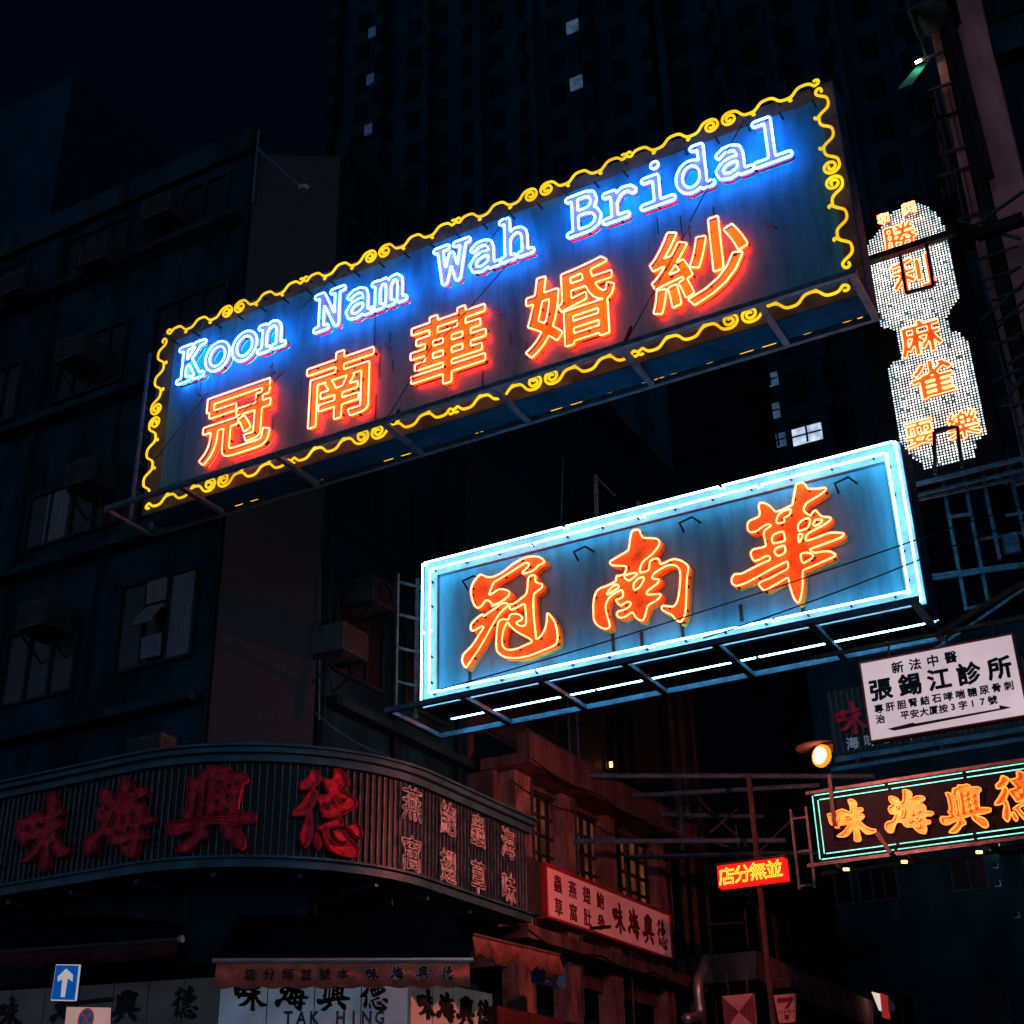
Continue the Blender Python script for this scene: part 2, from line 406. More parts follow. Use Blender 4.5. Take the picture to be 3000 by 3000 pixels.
_font_cache = {}
def font_loops(ch, size, bold=0.0, res=3, g=0.017):
    """outline loops and filled mesh of a character of Blender's built-in font; centred on its own box, emboldened"""
    key = (ch, bold, g)
    if key not in _font_cache:
        cu = bpy.data.curves.new('tmp', 'FONT'); cu.body = ch; cu.size = 1.0; cu.resolution_u = res
        ob = bpy.data.objects.new('tmp', cu); COL.objects.link(ob)
        dg = bpy.context.evaluated_depsgraph_get()
        me = ob.to_mesh()
        v = [tuple(x.co)[:2] for x in me.vertices]; f = [tuple(p.vertices) for p in me.polygons]
        ob.to_mesh_clear(); bpy.data.objects.remove(ob); bpy.data.curves.remove(cu)
        V = np.array(v); T = np.array(f)
        lo, hi = V.min(0)-bold-.04, V.max(0)+bold+.04
        xs = np.arange(lo[0], hi[0], g); ys = np.arange(lo[1], hi[1], g)
        X, Y = np.meshgrid(xs, ys)
        # inside: any triangle of the filled glyph; distance: to the edges that only one triangle has
        ins = np.zeros(X.shape, bool)
        key2 = {}; ids = []
        for p in v:
            k2 = (round(p[0], 4), round(p[1], 4)); ids.append(key2.setdefault(k2, len(key2)))
        cnt = {}
        for t in f:
            A, B, C = V[t[0]], V[t[1]], V[t[2]]
            d1 = (X-B[0])*(A[1]-B[1])-(A[0]-B[0])*(Y-B[1]); d2 = (X-C[0])*(B[1]-C[1])-(B[0]-C[0])*(Y-C[1]); d3 = (X-A[0])*(C[1]-A[1])-(C[0]-A[0])*(Y-A[1])
            ins |= ((d1 >= 0) & (d2 >= 0) & (d3 >= 0)) | ((d1 <= 0) & (d2 <= 0) & (d3 <= 0))
            for i in range(3):
                a, b = t[i], t[(i+1)%3]; k2 = tuple(sorted((ids[a], ids[b]))); cnt.setdefault(k2, []).append((a, b))
        D = np.full(X.shape, 9.0)
        for k2, l_ in cnt.items():
            if len(l_) == 1: D = np.minimum(D, seg_d(X, Y, v[l_[0][0]], v[l_[0][1]]))
        D = np.where(ins, -D, D)-bold
        loops = contour(D, xs, ys, 1, 1)
        # thin out nearly straight runs
        slim = []
        for L in loops:
            keep = []
            n = len(L)
            for i in range(n):
                a = L[i]-L[i-1]; b = L[(i+1)%n]-L[i]
                cr = abs(a[0]*b[1]-a[1]*b[0])/(np.linalg.norm(a)*np.linalg.norm(b)+1e-12)
                if cr > 0.06 or i % 6 == 0: keep.append(L[i])
            if len(keep) > 3: slim.append(np.array(keep))
        vv, ff = flat_fill(slim)
        _font_cache[key] = (vv, ff, slim)
    v, f, loops = _font_cache[key]
    c = (v.min(0)+v.max(0))/2
    return (v-c)*size, f, [(L-c)*size for L in loops], (v.max(0)-v.min(0))*size


def plane(o, u, n):
    """maps local (a, b, d) to o + u*a + up*b + n*d"""
    o = np.array(o, float); u = np.array(u, float); n = np.array(n, float)
    return lambda a, b, d: o + u*a + np.array([0, 0, 1.0])*b + n*d


def solid_glyph(mb, pl, v, f, cx, cz, d0, d1, sx=1.0):
    """solid letter from a filled flat glyph: front cap at d1, side walls back to d0"""
    n = len(v)
    P = [pl(cx+x*sx, cz+y, d1) for x, y in v]+[pl(cx+x*sx, cz+y, d0) for x, y in v]
    F = list(f)+[tuple(n+i for i in reversed(t)) for t in f]
    ed = set()
    for t in f:
        for i in range(len(t)): ed.add((t[i], t[(i+1) % len(t)]))
    for a, b in ed:
        if (b, a) not in ed: F.append((b, a, n+a, n+b))
    mb.add(P, F)


def write(parent, name, text, pl, u0, z0, step, size, material, d0=0.0, d1=0.006, bold=0.01, sx=1.0, drop=0.0, vertical=False, hscale=None):
    """a line of painted or raised characters, each spaced by step along u (or downwards): one part per line"""
    for i, ch in enumerate(text):
        if ch == ' ': continue
        mb = MB()
        v, f, L, wh = font_loops(ch, size, bold, 2)
        a = u0+(0 if vertical else step*i); b = z0-(step*i if vertical else drop*i)
        solid_glyph(mb, pl, v, f, a, b, d0, d1, sx)
        o = mb.build('letter', material, parent)
    return o


def ell(cx, cy_, rx, ry, n=28): return [(cx+rx*math.cos(2*PI*i/n), cy_+ry*math.sin(2*PI*i/n)) for i in range(n+1)]


LAT = {
 'K': [[(.15,.05),(.15,.55)],[(.05,.05),(.27,.05)],[(.05,.55),(.26,.55)],[(.17,.26),(.46,.55)],[(.37,.55),(.55,.55)],[(.26,.34),(.48,.05)],[(.40,.05),(.57,.05)]],
 'o': [ell(.3,.23,.215,.185)],
 'n': [[(.14,.05),(.14,.41)],[(.05,.41),(.14,.41)],[(.05,.05),(.24,.05)],[(.14,.31),(.2,.38),(.28,.415),(.36,.405),(.42,.36),(.44,.28),(.44,.05)],[(.36,.05),(.55,.05)]],
 'N': [[(.14,.05),(.14,.55)],[(.04,.05),(.25,.05)],[(.04,.55),(.15,.55)],[(.15,.55),(.45,.05)],[(.45,.05),(.45,.55)],[(.35,.55),(.56,.55)]],
 'a': [[(.12,.36),(.2,.41),(.31,.415),(.40,.38),(.43,.30),(.43,.05),(.56,.05)],[(.43,.24),(.3,.255),(.18,.23),(.10,.15),(.14,.07),(.26,.045),(.37,.08),(.43,.13)]],
 'm': [[(.08,.05),(.08,.41)],[(.01,.41),(.08,.41)],[(.01,.05),(.16,.05)],[(.08,.32),(.14,.40),(.22,.41),(.28,.36),(.29,.28),(.29,.05)],[(.29,.05),(.37,.05)],[(.29,.31),(.35,.40),(.43,.41),(.50,.36),(.51,.28),(.51,.05)],[(.51,.05),(.6,.05)]],
 'W': [[(.02,.55),(.22,.55)],[(.38,.55),(.6,.55)],[(.09,.55),(.18,.05),(.3,.42),(.42,.05),(.52,.55)]],
 'h': [[(.14,.05),(.14,.60)],[(.05,.60),(.14,.60)],[(.05,.05),(.24,.05)],[(.14,.31),(.2,.38),(.28,.415),(.36,.405),(.42,.36),(.44,.28),(.44,.05)],[(.36,.05),(.55,.05)]],
 'B': [[(.14,.05),(.14,.55)],[(.04,.55),(.33,.55),(.43,.52),(.46,.43),(.42,.345),(.33,.315),(.14,.315)],[(.33,.315),(.46,.285),(.52,.19),(.48,.09),(.37,.05),(.04,.05)]],
 'r': [[(.2,.05),(.2,.41)],[(.07,.41),(.2,.41)],[(.05,.05),(.39,.05)],[(.2,.27),(.27,.36),(.36,.41),(.46,.40),(.52,.35)]],
 'i': [[(.3,.05),(.3,.41)],[(.12,.41),(.3,.41)],[(.08,.05),(.53,.05)]],
 'd': [ell(.26,.23,.185,.185),[(.44,.05),(.44,.60)],[(.33,.60),(.44,.60)],[(.44,.05),(.56,.05)]],
 'l': [[(.3,.05),(.3,.60)],[(.12,.60),(.3,.60)],[(.07,.05),(.54,.05)]],
}


def latin_loops(ch, sx, sy_, h):
    g = 0.0085
    xs = np.arange(-0.08, 0.62, g); ys = np.arange(-0.08, 0.80, g)
    X, Y = np.meshgrid(xs, ys); D = np.full(X.shape, 9.0)
    for st in LAT[ch]:
        for a, b in zip(st[:-1], st[1:]):
            D = np.minimum(D, seg_d(X, Y, (a[0]*sx, a[1]*sy_), (b[0]*sx, b[1]*sy_)))
    if ch == 'i': D = np.minimum(D, np.hypot(X-.3*sx, Y-.58*sy_)-0.012)
    return contour(D-h, xs, ys, 2, 2)


# traced brush characters of the second sign (loops of the glass tubing, in enlarged photo pixels)
T_GUAN = (1340, 1610, 1717/320, [
 [[(380,395),(430,420),(480,435),(560,430),(660,385),(760,320),(880,225),(1000,155),(1100,118),(1200,108),(1290,122),(1345,160),(1365,200),(1330,225),(1265,255),(1230,300),(1170,340),(1090,365),(1030,380),(1025,350),(1070,310),(1120,255),(1120,215),(1060,210),(980,260),(860,340),(740,415),(640,475),(580,510),(545,570),(520,640),(500,710),(560,685),(640,630),(720,625),(790,645),(820,680),(800,730),(730,790),(660,835),(580,870),(540,890),(545,868),(520,825),(480,800),(440,805),(405,850),(370,895),(320,915),(280,890),(240,810),(215,700),(220,600),(250,520),(300,450),(350,400)]],
 [[(415,1045),(500,985),(600,920),(680,858),(740,840),(790,852),(790,890),(740,930),(680,990),(620,1070),(560,1170),(500,1280),(440,1390),(380,1490),(320,1590),(250,1690),(190,1780),(140,1850),(95,1810),(75,1740),(90,1660),(150,1590),(220,1520),(290,1420),(350,1320),(400,1250),(410,1215),(380,1205),(330,1235),(270,1270),(225,1275),(208,1220),(225,1160),(280,1105),(340,1050),(395,1020)]],
 [[(825,860),(880,855),(940,815),(1020,755),(1080,700),(1100,620),(1105,520),(1120,440),(1160,408),(1225,410),(1225,500),(1260,525),(1330,545),(1325,600),(1260,650),(1205,700),(1195,800),(1195,950),(1205,1100),(1220,1230),(1230,1340),(1240,1405),(1290,1380),(1340,1320),(1380,1240),(1405,1130),(1415,1000),(1470,1050),(1530,1140),(1560,1250),(1575,1370),(1560,1470),(1480,1530),(1380,1570),(1260,1620),(1120,1670),(980,1700),(850,1705),(740,1685),(660,1635),(620,1580),(610,1480),(618,1330),(630,1200),(655,1130),(710,1095),(800,1100),(815,1050),(850,1015),(930,1010),(990,1035),(1020,1080),(990,1115),(930,1140),(935,1170),(990,1200),(1050,1195),(1075,1160),(1080,1060),(1070,940),(1060,860),(1000,875),(920,920),(840,945),(820,905)],
  [(790,1145),(830,1200),(920,1280),(1020,1340),(1110,1385),(1165,1425),(1160,1460),(1060,1505),(960,1550),(860,1575),(770,1570),(715,1520),(700,1430),(710,1330),(740,1220)]]])
T_NAN = (1720, 1530, 1875/330, [
 [[(740,165),(790,130),(850,125),(880,160),(900,210),(935,260),(1020,265),(1130,270),(1190,300),(1205,350),(1180,410),(1120,490),(1050,560),(970,620),(910,690),(880,780),(880,835),(950,825),(1025,795),(1035,720),(1050,650),(1100,615),(1180,605),(1205,650),(1220,695),(1280,680),(1360,640),(1440,615),(1520,625),(1600,660),(1670,715),(1685,780),(1665,900),(1655,1050),(1650,1250),(1640,1450),(1620,1560),(1580,1640),(1530,1655),(1470,1610),(1420,1550),(1330,1505),(1255,1460),(1240,1420),(1270,1390),(1350,1400),(1440,1400),(1490,1340),(1520,1240),(1540,1100),(1550,950),(1550,850),(1530,770),(1470,720),(1390,710),(1300,735),(1220,780),(1145,830),(1105,865),(1080,930),(1130,945),(1200,950),(1170,1015),(1090,1080),(1010,1140),(990,1180),(1010,1205),(1100,1200),(1220,1195),(1210,1250),(1140,1310),(1050,1360),(1000,1410),(980,1500),(960,1580),(920,1635),(860,1620),(800,1570),(760,1500),(710,1520),(640,1570),(570,1590),(510,1570),(495,1520),(530,1480),(610,1460),(700,1410),(730,1350),(690,1320),(620,1350),(560,1385),(510,1350),(480,1290),(530,1280),(590,1240),(600,1190),(575,1125),(520,1150),(430,1200),(350,1280),(310,1370),(310,1460),(335,1560),(365,1650),(375,1740),(320,1775),(230,1750),(150,1690),(110,1600),(105,1480),(105,1350),(125,1230),(160,1150),(220,1100),(300,1070),(390,1030),(480,975),(490,900),(560,885),(610,870),(640,820),(655,740),(560,725),(440,720),(385,690),(390,650),(460,605),(560,545),(640,500),(690,460),(705,370),(720,260)],
  [(460,1040),(510,1045),(530,1080),(480,1120),(400,1170),(340,1205),(330,1185),(385,1110)],
  [(630,890),(700,860),(790,845),(835,860),(800,900),(740,945),(700,970),(645,945),(622,915)],
  [(800,990),(860,930),(940,915),(938,970),(900,1040),(850,1100),(790,1130),(772,1080),(778,1020)]]])
T_HUA = (2120, 1400, 1882/380, [
 [[(1050,100),(1100,75),(1160,75),(1200,120),(1230,160),(1350,160),(1475,145),(1470,190),(1390,250),(1290,310),(1210,360),(1170,420),(1165,480),(1210,520),(1260,545),(1285,510),(1335,470),(1380,520),(1430,560),(1550,575),(1540,620),(1440,690),(1340,740),(1240,800),(1200,840),(1190,910),(1270,895),(1390,850),(1550,795),(1740,805),(1710,860),(1560,920),(1400,980),(1250,1040),(1320,1085),(1420,1070),(1530,1065),(1620,1110),(1590,1150),(1450,1210),(1320,1270),(1220,1310),(1155,1345),(1145,1430),(1145,1560),(1130,1680),(1110,1770),(1080,1810),(1030,1760),(990,1660),(955,1550),(935,1450),(850,1490),(730,1560),(600,1630),(540,1590),(510,1540),(560,1500),(680,1450),(820,1375),(930,1315),(925,1215),(820,1260),(680,1330),(500,1430),(330,1520),(200,1565),(130,1540),(115,1470),(160,1400),(260,1390),(400,1320),(560,1240),(670,1190),(670,1145),(620,1130),(540,1175),(450,1205),(405,1150),(395,1080),(440,1035),(540,1015),(610,985),(600,900),(580,820),(600,760),(660,715),(690,690),(640,672),(560,710),(480,770),(400,790),(355,760),(345,690),(370,630),(440,595),(510,560),(525,500),(510,420),(530,365),(600,370),(670,410),(720,460),(760,490),(860,460),(960,410),(1000,380),(1015,290),(1035,190)],
  [(860,780),(880,830),(885,910),(800,935),(720,950),(700,890),(720,830),(800,790)],
  [(885,985),(895,1065),(850,1110),(780,1130),(740,1080),(750,1030),(810,1000)],
  [(770,600),(800,530),(870,480),(970,455),(965,520),(920,560),(875,580),(885,630),(830,655),(770,655)],
  [(1080,690),(1120,630),(1180,595),(1245,590),(1250,650),(1220,720),(1160,750),(1090,770)],
  [(1120,1110),(1180,1085),(1260,1095),(1300,1130),(1270,1170),(1210,1210),(1150,1235),(1125,1180)],
  [(1330,610),(1425,605),(1415,650),(1335,695),(1300,680)],
  [(1085,825),(1145,820),(1128,885),(1092,940)]]])
T_WEI = (2400, 2300, 5.682, [
 [[(150,520),(210,505),(245,500),(300,470),(390,435),(460,455),(500,480),(540,470),(540,400),(515,330),(500,275),(550,265),(600,285),(640,330),(635,410),(730,410),(750,450),(700,480),(650,510),(740,515),(770,560),(730,600),(690,620),(740,680),(820,740),(900,770),(970,780),(950,820),(880,845),(810,850),(760,810),(700,750),(670,710),(680,790),(700,890),(715,950),(680,975),(610,965),(605,880),(590,745),(550,800),(480,880),(400,900),(310,890),(400,830),(460,770),(500,690),(440,690),(345,705),(340,745),(285,745),(270,700),(230,700),(190,660),(170,590)],
  [(320,565),(345,590),(325,620),(295,615),(300,580)],[(450,545),(550,548),(540,585),(455,590)]]])
T_HAI = (2400, 2300, 5.682, [
 [[(1160,225),(1230,225),(1300,255),(1335,310),(1365,320),(1390,250),(1390,170),(1380,120),(1440,115),(1500,140),(1525,190),(1505,260),(1600,215),(1690,215),(1735,255),(1680,300),(1600,330),(1700,345),(1750,400),(1740,450),(1850,465),(1870,495),(1820,525),(1740,530),(1735,590),(1820,610),(1810,650),(1750,665),(1760,740),(1735,810),(1650,795),(1580,740),(1540,700),(1450,705),(1400,670),(1370,630),(1290,625),(1250,690),(1220,790),(1160,790),(1105,730),(1105,660),(1150,620),(1210,610),(1250,550),(1260,500),(1190,490),(1155,430),(1165,380),(1220,355),(1180,300)],
  [(1280,360),(1310,385),(1285,415),(1250,385)],[(1380,420),(1410,440),(1385,540),(1345,550),(1365,480)],[(1500,450),(1540,500),(1510,510),(1490,480)],[(1600,425),(1640,440),(1620,470),(1590,455)],[(1600,545),(1650,570),(1625,600),(1585,580)],[(1480,580),(1520,600),(1490,625),(1455,605)],[(1585,690),(1645,672),(1645,698),(1600,708)]]])
T_XING = (2700, 2250, 6.44, [
 [[(445,475),(520,475),(570,490),(575,400),(655,380),(670,335),(740,340),(830,320),(880,345),(910,375),(1000,365),(1070,390),(1080,430),(1040,470),(1040,560),(1050,730),(1150,740),(1250,750),(1255,800),(1180,830),(1060,855),(980,870),(1060,900),(1140,930),(1190,990),(1210,1060),(1170,1095),(1110,1080),(1020,1010),(940,950),(910,880),(820,900),(740,940),(790,970),(805,1030),(740,1060),(690,1130),(630,1185),(510,1180),(560,1120),(640,1040),(670,975),(600,985),(510,1030),(460,1045),(390,1020),(350,960),(370,900),(460,905),(540,880),(490,810),(520,770),(500,640),(480,550)],
  [(590,600),(615,600),(645,850),(605,850)],[(660,470),(690,470),(735,820),(700,820)],[(770,470),(810,470),(815,500),(775,500)],[(890,490),(930,500),(925,535),(890,530)],[(775,560),(815,565),(815,590),(780,585)],[(900,590),(945,600),(935,650),(905,640)],[(800,660),(840,665),(840,700),(805,695)],[(925,715),(965,730),(955,765),(925,755)],[(820,760),(860,765),(855,795),(820,790)]]])
T_DE = (800, 2230, 6.0375, [
 [[(400,460),(520,380),(590,240),(650,240),(770,330),(770,380),(700,460),(620,540),(480,580),(410,560)]],
 [[(290,960),(400,840),(520,690),(600,560),(680,590),(690,700),(660,790),(600,900),(620,960),(640,1100),(640,1350),(600,1450),(540,1520),(480,1460),(440,1360),(480,1210),(530,1080),(510,1000),(400,1020),(290,1020)]],
 [[(820,370),(980,360),(1010,290),(1020,180),(1120,180),(1210,250),(1280,350),(1300,410),(1240,480),(1170,560),(1270,570),(1330,600),(1440,650),(1480,740),(1400,800),(1260,890),(1150,950),(1000,1000),(870,1010),(830,940),(780,830),(720,700),(760,650),(880,640),(930,580),(890,540),(840,450)],
  [(890,780),(940,760),(960,870),(900,860)],[(1010,710),(1070,680),(1060,780),(1020,770)],[(1170,670),(1250,640),(1240,710),(1170,750)]],
 [[(740,1190),(860,1120),(1000,1060),(1120,1000),(1190,1020),(1200,1100),(1100,1120),(980,1150),(910,1190),(940,1270),(990,1360),(1080,1430),(1200,1440),(1310,1420),(1280,1360),(1160,1380),(1080,1320),(1040,1220),(1130,1200),(1250,1210),(1310,1290),(1400,1350),(1480,1420),(1560,1490),(1500,1580),(1420,1620),(1260,1620),(1100,1590),(980,1520),(930,1440),(880,1370),(840,1250),(790,1220)]],
 [[(1280,1140),(1380,1080),(1480,1060),(1550,1100),(1600,1190),(1570,1270),(1450,1250),(1380,1170)]],
 [[(700,1280),(750,1280),(800,1400),(820,1470),(770,1540),(720,1480),(690,1370)]]])


def on_plane(T, Y):
    ox, oy, s, groups = T
    return [[np.array([at(ox+x/s, oy+y/s, Y=Y)[[0, 2]] for x, y in L]) for L in g] for g in groups]


def unit_glyph(T, Y=None):
    """normalised to a box of height 1 centred on the origin"""
    if Y: G = on_plane(T, Y)
    else: G = [[np.array([(x, -y) for x, y in L], float) for L in g] for g in T[3]]
    A = np.concatenate([L for g in G for L in g]); lo, hi = A.min(0), A.max(0); c = (lo+hi)/2; s = hi[1]-lo[1]
    return [[smooth_loop((L-c)/s, 2) for L in g] for g in G]


BRUSH = {'味': unit_glyph(T_WEI, 20), '海': unit_glyph(T_HAI, 20), '興': unit_glyph(T_XING, 20), '德': unit_glyph(T_DE)}


def brush_solid(mb, pl, G, cx, cz, sx, sz, d0, d1, expand=0.0):
    H = [[np.array([(cx+x*sx, cz+y*sz) for x, y in L]) for L in g] for g in G]
    vs, fs = fill_loops(H, 1.0, expand)
    mb.add([pl(x, y, d1 if z > 0 else d0) for x, y, z in vs], fs)


# ------------------------------------------------------------------ ground
ground = MB(); ground.add([(-300,-200,0),(300,-200,0),(300,500,0),(-300,500,0)], [(0,1,2,3)])
tag(ground.build('road', ROADM), kind='structure')
pv = MB()
pv.prism([(-60,12.2),(-11.0,12.2),(-9.6,13.2),(-9.3,15),(-9.3,60),(-60,60)], 0, 0.13)
tag(pv.build('pavement', PAVEM), kind='structure')
pv = MB()
pv.prism([(-2.2,13.0),(40,13.0),(40,60),(-2.2,60)], 0, 0.13)
tag(pv.build('pavement', PAVEM), kind='structure')

# ------------------------------------------------------------------ large neon sign
TY = 12.0                                           # plane of the glass tubing
SX0, SX1, SZ0, SZ1 = -12.22, -2.32, 10.08, 13.02    # board
BY0, BY1 = 12.13, 12.52
cx1 = (SX0+SX1)/2; cyb = (BY0+BY1)/2
S1 = thing('neon_signboard', 'huge double sided neon signboard with white slab lettering, red characters and yellow scroll border', 'neon sign', (cx1, cyb, SZ0))
b = MB(); b.box((SX0, BY0, SZ0), (SX1, BY1, SZ1)); b.build('board', BOARD, S1)
b = MB()
for a_, c_ in (((SX0,BY0-.004,SZ0),(SX1,BY0-.001,SZ0+.19)),((SX0,BY0-.004,SZ1-.20),(SX1,BY0-.001,SZ1)),((SX0,BY0-.004,SZ0+.19),(SX0+.26,BY0-.001,SZ1-.20)),((SX1-.17,BY0-.004,SZ0+.19),(SX1,BY0-.001,SZ1-.20))): b.box(a_, c_)
b.build('glow_strip', mat('warm_grey_glow_strip', (.10,.085,.085), .8, 0, .5, 3, spec=.03), S1)  # strip added so the yellow border glow turns brown on it
b = MB(); b.box((SX0,BY0,SZ0-.012),(SX1,BY1,SZ0-.002)); b.build('shade_underside', NAVY, S1)  # dark plate laid over the bottom as its shade
b = MB(); b.box((SX1+.002,BY0,SZ0),(SX1+.012,BY1,SZ1)); b.build('shade_side_plate', NAVY, S1)  # dark plate laid over the end as its shade
front = plane((0, TY, 0), (1, 0, 0), (0, -1, 0))


def back_copy(o, root, parent):
    """the same piece on the rear face: turned half a turn about the sign's upright axis"""
    c = o.copy(); COL.objects.link(c); c.parent = parent
    if parent == root:
        c.rotation_euler = (0, 0, PI); c.location = (0, 0, 0)
    for ch in list(o.children):
        d = ch.copy(); COL.objects.link(d); d.parent = c
    return c


# white letters
txt = 'Koon Nam Wah Bridal'
step = 0.4675; base0, base1 = 11.92, 12.06
rear = []; clip_pts = []
lat_cache = {}
for i, ch in enumerate(txt):
    if ch == ' ': continue
    if ch not in lat_cache: lat_cache[ch] = latin_loops(ch, 0.80, 1.06, 0.040)
    x0 = -11.735+step*i; z0 = base0+(base1-base0)*i/18-0.012
    L = [np.array([(x0+x, z0+y) for x, y in l]) for l in lat_cache[ch]]
    vs, fs = fill_loops([L], 1.0, 0.006)
    mb = MB(); mb.add([front(x, y, -0.045 if z > 0 else -0.088) for x, y, z in vs], fs)
    lo = mb.build('letter', WBODY, S1)
    if (ch, 'h') not in lat_cache: lat_cache[(ch, 'h')] = latin_loops(ch, 0.80, 1.06, 0.020)
    hb = MB()
    for l in lat_cache[(ch, 'h')]: hb.tube([front(x0+x, z0+y, -0.106) for x, y in l], 0.0085, True, 5)
    hb.build('hidden_glow_tube', W_HALO, lo, True)  # unseen tube added to throw a blue halo on the board
    t = MB()
    for l in L: t.tube([front(x, y, 0) for x, y in l], 0.0125, True, 6)
    t.build('neon_tube', W_TUBE, lo, True)
    clip_pts += random.sample([tuple(p) for l in L for p in l], 3)
# red characters
for ch, x, z, h in zip('冠南華婚紗', (-10.60, -8.95, -7.34, -5.68, -4.06), (10.99, 11.025, 11.055, 11.05, 11.055), (1.02, 1.02, 1.04, 1.09, 1.09)):
    v, f, L, wh = font_loops(ch, 1.0, 0.014, 4, 0.010)
    s = h/wh[1]; v = v*s*np.array([1.06, 1]); L = [l*s*np.array([1.06, 1]) for l in L]
    mb = MB(); solid_glyph(mb, front, v, f, x, z, -0.090, -0.055)
    lo = mb.build('letter', YBODY, S1)
    v2, f2, L2, wh2 = font_loops(ch, 1.0, -0.006, 4, 0.010)
    hb = MB()
    for l in L2: hb.tube([front(x+a*s*1.06, z+b_*s, -0.106) for a, b_ in l], 0.0085, True, 5)
    hb.build('hidden_glow_tube', R_HALO, lo, True)  # unseen tube added to throw a red halo on the board
    t = MB()
    for l in L: t.tube([front(x+a, z+b_, 0) for a, b_ in l], 0.0095, True, 6)
    t.build('neon_tube', R_TUBE, lo, True)
    clip_pts += random.sample([(x+p[0], z+p[1]) for l in L for p in l], 16)


def scroll(L, lam=0.44, A=0.050):
    """one half unit of the scroll border from its curl (at 0) to its hook (at L), with leaf strokes"""
    out = []
    pts = []
    cxx, czz = 0.115, -0.02
    for k in range(30):
        q = k/29; a = PI/2+PI*3.3*(1-q); r = 0.020+0.078*q
        pts.append((cxx+r*math.cos(a), czz+r*math.sin(a)))
    x0 = cxx+0.02; z0 = czz+0.035
    def wv(x):
        f = min(1, (x-x0)/0.25); return z0+(A*f+0.063*(1-f))*math.tanh(1.5*math.cos(2*PI*(x-x0)/lam))/math.tanh(1.5)-0.015*f
    x = x0
    while x < L-0.085:
        x += 0.025; pts.append((x, wv(x)))
    xe, ze = pts[-1]
    for k in range(1, 9):
        a = k/8*PI*1.25
        pts.append((xe+0.045*math.sin(a)+0.004*k, ze+0.036*(1-math.cos(a))))
    out.append(pts)
    xx = x0+lam*0.5
    sg = -1
    while xx < L-0.2:
        zc = wv(xx)
        if sg < 0: out.append([(xx-.10, wv(xx-.10)), (xx-.075, zc+.004), (xx-.05, zc-.028), (xx-.022, zc-.040), (xx-.012, zc-.024)]) if False else out.append([(xx+.10, wv(xx+.10)), (xx+.055, zc-.004), (xx+.035, zc-.030), (xx+.052, zc-.046), (xx+.066, zc-.034)])
        else: pass
        xx += lam*0.5; sg = -sg
    return out


def scroll_run(mb, p, q, units, flip=1, A=0.054):
    """scroll border between two corners (x, z), made of mirrored half units"""
    p = np.array(p); q = np.array(q); d = q-p; Lt = np.linalg.norm(d); d /= Lt; n = np.array([-d[1], d[0]])*flip
    hl = Lt/(2*units)
    for k in range(units):
        c = hl*(2*k+1)
        for sgn in (-1, 1):
            for st in scroll(hl, A=A):
                P = [p+d*(c+sgn*a)+n*b_ for a, b_ in st]
                mb.tube(smooth_loop([front(x, z, 0.0) for x, z in P], 2, False), 0.0165, False, 6)


bx0, bx1, bz0, bz1 = -12.07, -2.435, 10.17, 12.87
for p, q, u, fl in (((bx0+.06, bz1), (bx1-.0, bz1+.06), 4, 1), ((bx0+.03, bz0-.035), (bx1-.03, bz0-.02), 4, -1), ((bx0, bz0+.08), (bx0, bz1-.06), 1, 1), ((bx1, bz0+.18), (bx1, bz1), 1, -1)):
    mb = MB(); scroll_run(mb, p, q, u, fl, .066 if u == 1 else .052)
    rear.append(mb.build('border_tube', Y_TUBE, S1, True))
for k, o in enumerate(rear):
    c = back_copy(o, S1, S1)
    if k == 1: c.location.z += 0.085

# frame under and beside it
fz = 10.04
mb = MB()
for yy in (11.67, 12.57): mb.bar((-12.42, yy, fz), (-2.30, yy, fz), 0.06)
build_each(mb, 'rail', STEEL, S1)
for px, py in ((310,1495),(545,1435),(825,1345),(1145,1255),(1460,1150),(1820,1020),(2230,895),(2490,795)):
    xx = at(px, py, Z=fz)[0]
    mb = MB(); mb.bar((xx, 11.70, fz-0.005), (xx, 12.54, fz-0.005), 0.075, 0.045); mb.build('cross_bar', STEEL, S1)
mb = MB()
for yy in (12.1, 12.5):
    mb.bar((-12.40, yy, fz+.03), (-12.40, yy, 12.72), 0.04)
for z in np.arange(10.5, 12.8, 0.45):
    mb.bar((-12.40, 12.12, z), (-12.40, 12.48, z), 0.03); mb.bar((-12.38, 12.4, z), (SX0, 12.4, z), 0.03)
mb.build('side_frame', STEEL, S1)
mb = MB()
for x in np.arange(-11.9, -2.4, 0.39):
    for z in (12.93, 12.74): mb.box((x-.008, TY, z-.02), (x+.008, BY0, z))
for P in clip_pts:
    mb.box((P[0]-.009, TY+.012, P[1]-.012), (P[0]+.009, TY+.075, P[1]+.012))
mb.build('tube_clip', BLACK, S1)['kind'] = 'stuff'  # clips that hold the glass tubing, all in one mesh
mb = MB()
for px, py, qx, qy in ((455,1345,610,1150),(690,1230,830,1090),(1500,760,1280,1010),(1830,1010,2010,680),(2020,650,2180,350),(1130,1230,1300,960),(1500,610,1380,790),(880,905,1010,780)):
    a = at(px, py, Y=11.94); c = at(qx, qy, Y=12.02); mid = (a+c)/2+np.array([0, -0.02, -0.03])
    mb.tube(smooth_loop([a, mid, c], 4, False), 0.007, False, 5)
for px, py in ((1150,1240),(1830,1000)):
    a = at(px, py, Y=11.92); mb.tube([a, a+np.array([.09,0,.17])], 0.022, False, 6)
build_each(mb, 'stay_wire', BLACK, S1)
mb = MB()
for k in range(26):
    x = random.uniform(-11.6, -3.0); z = random.uniform(10.6, 12.2); h = random.uniform(.15, .5); w = random.uniform(.004, .010)
    mb.box((x-w, BY0-.004, z-h), (x+w, BY0+.001, z))
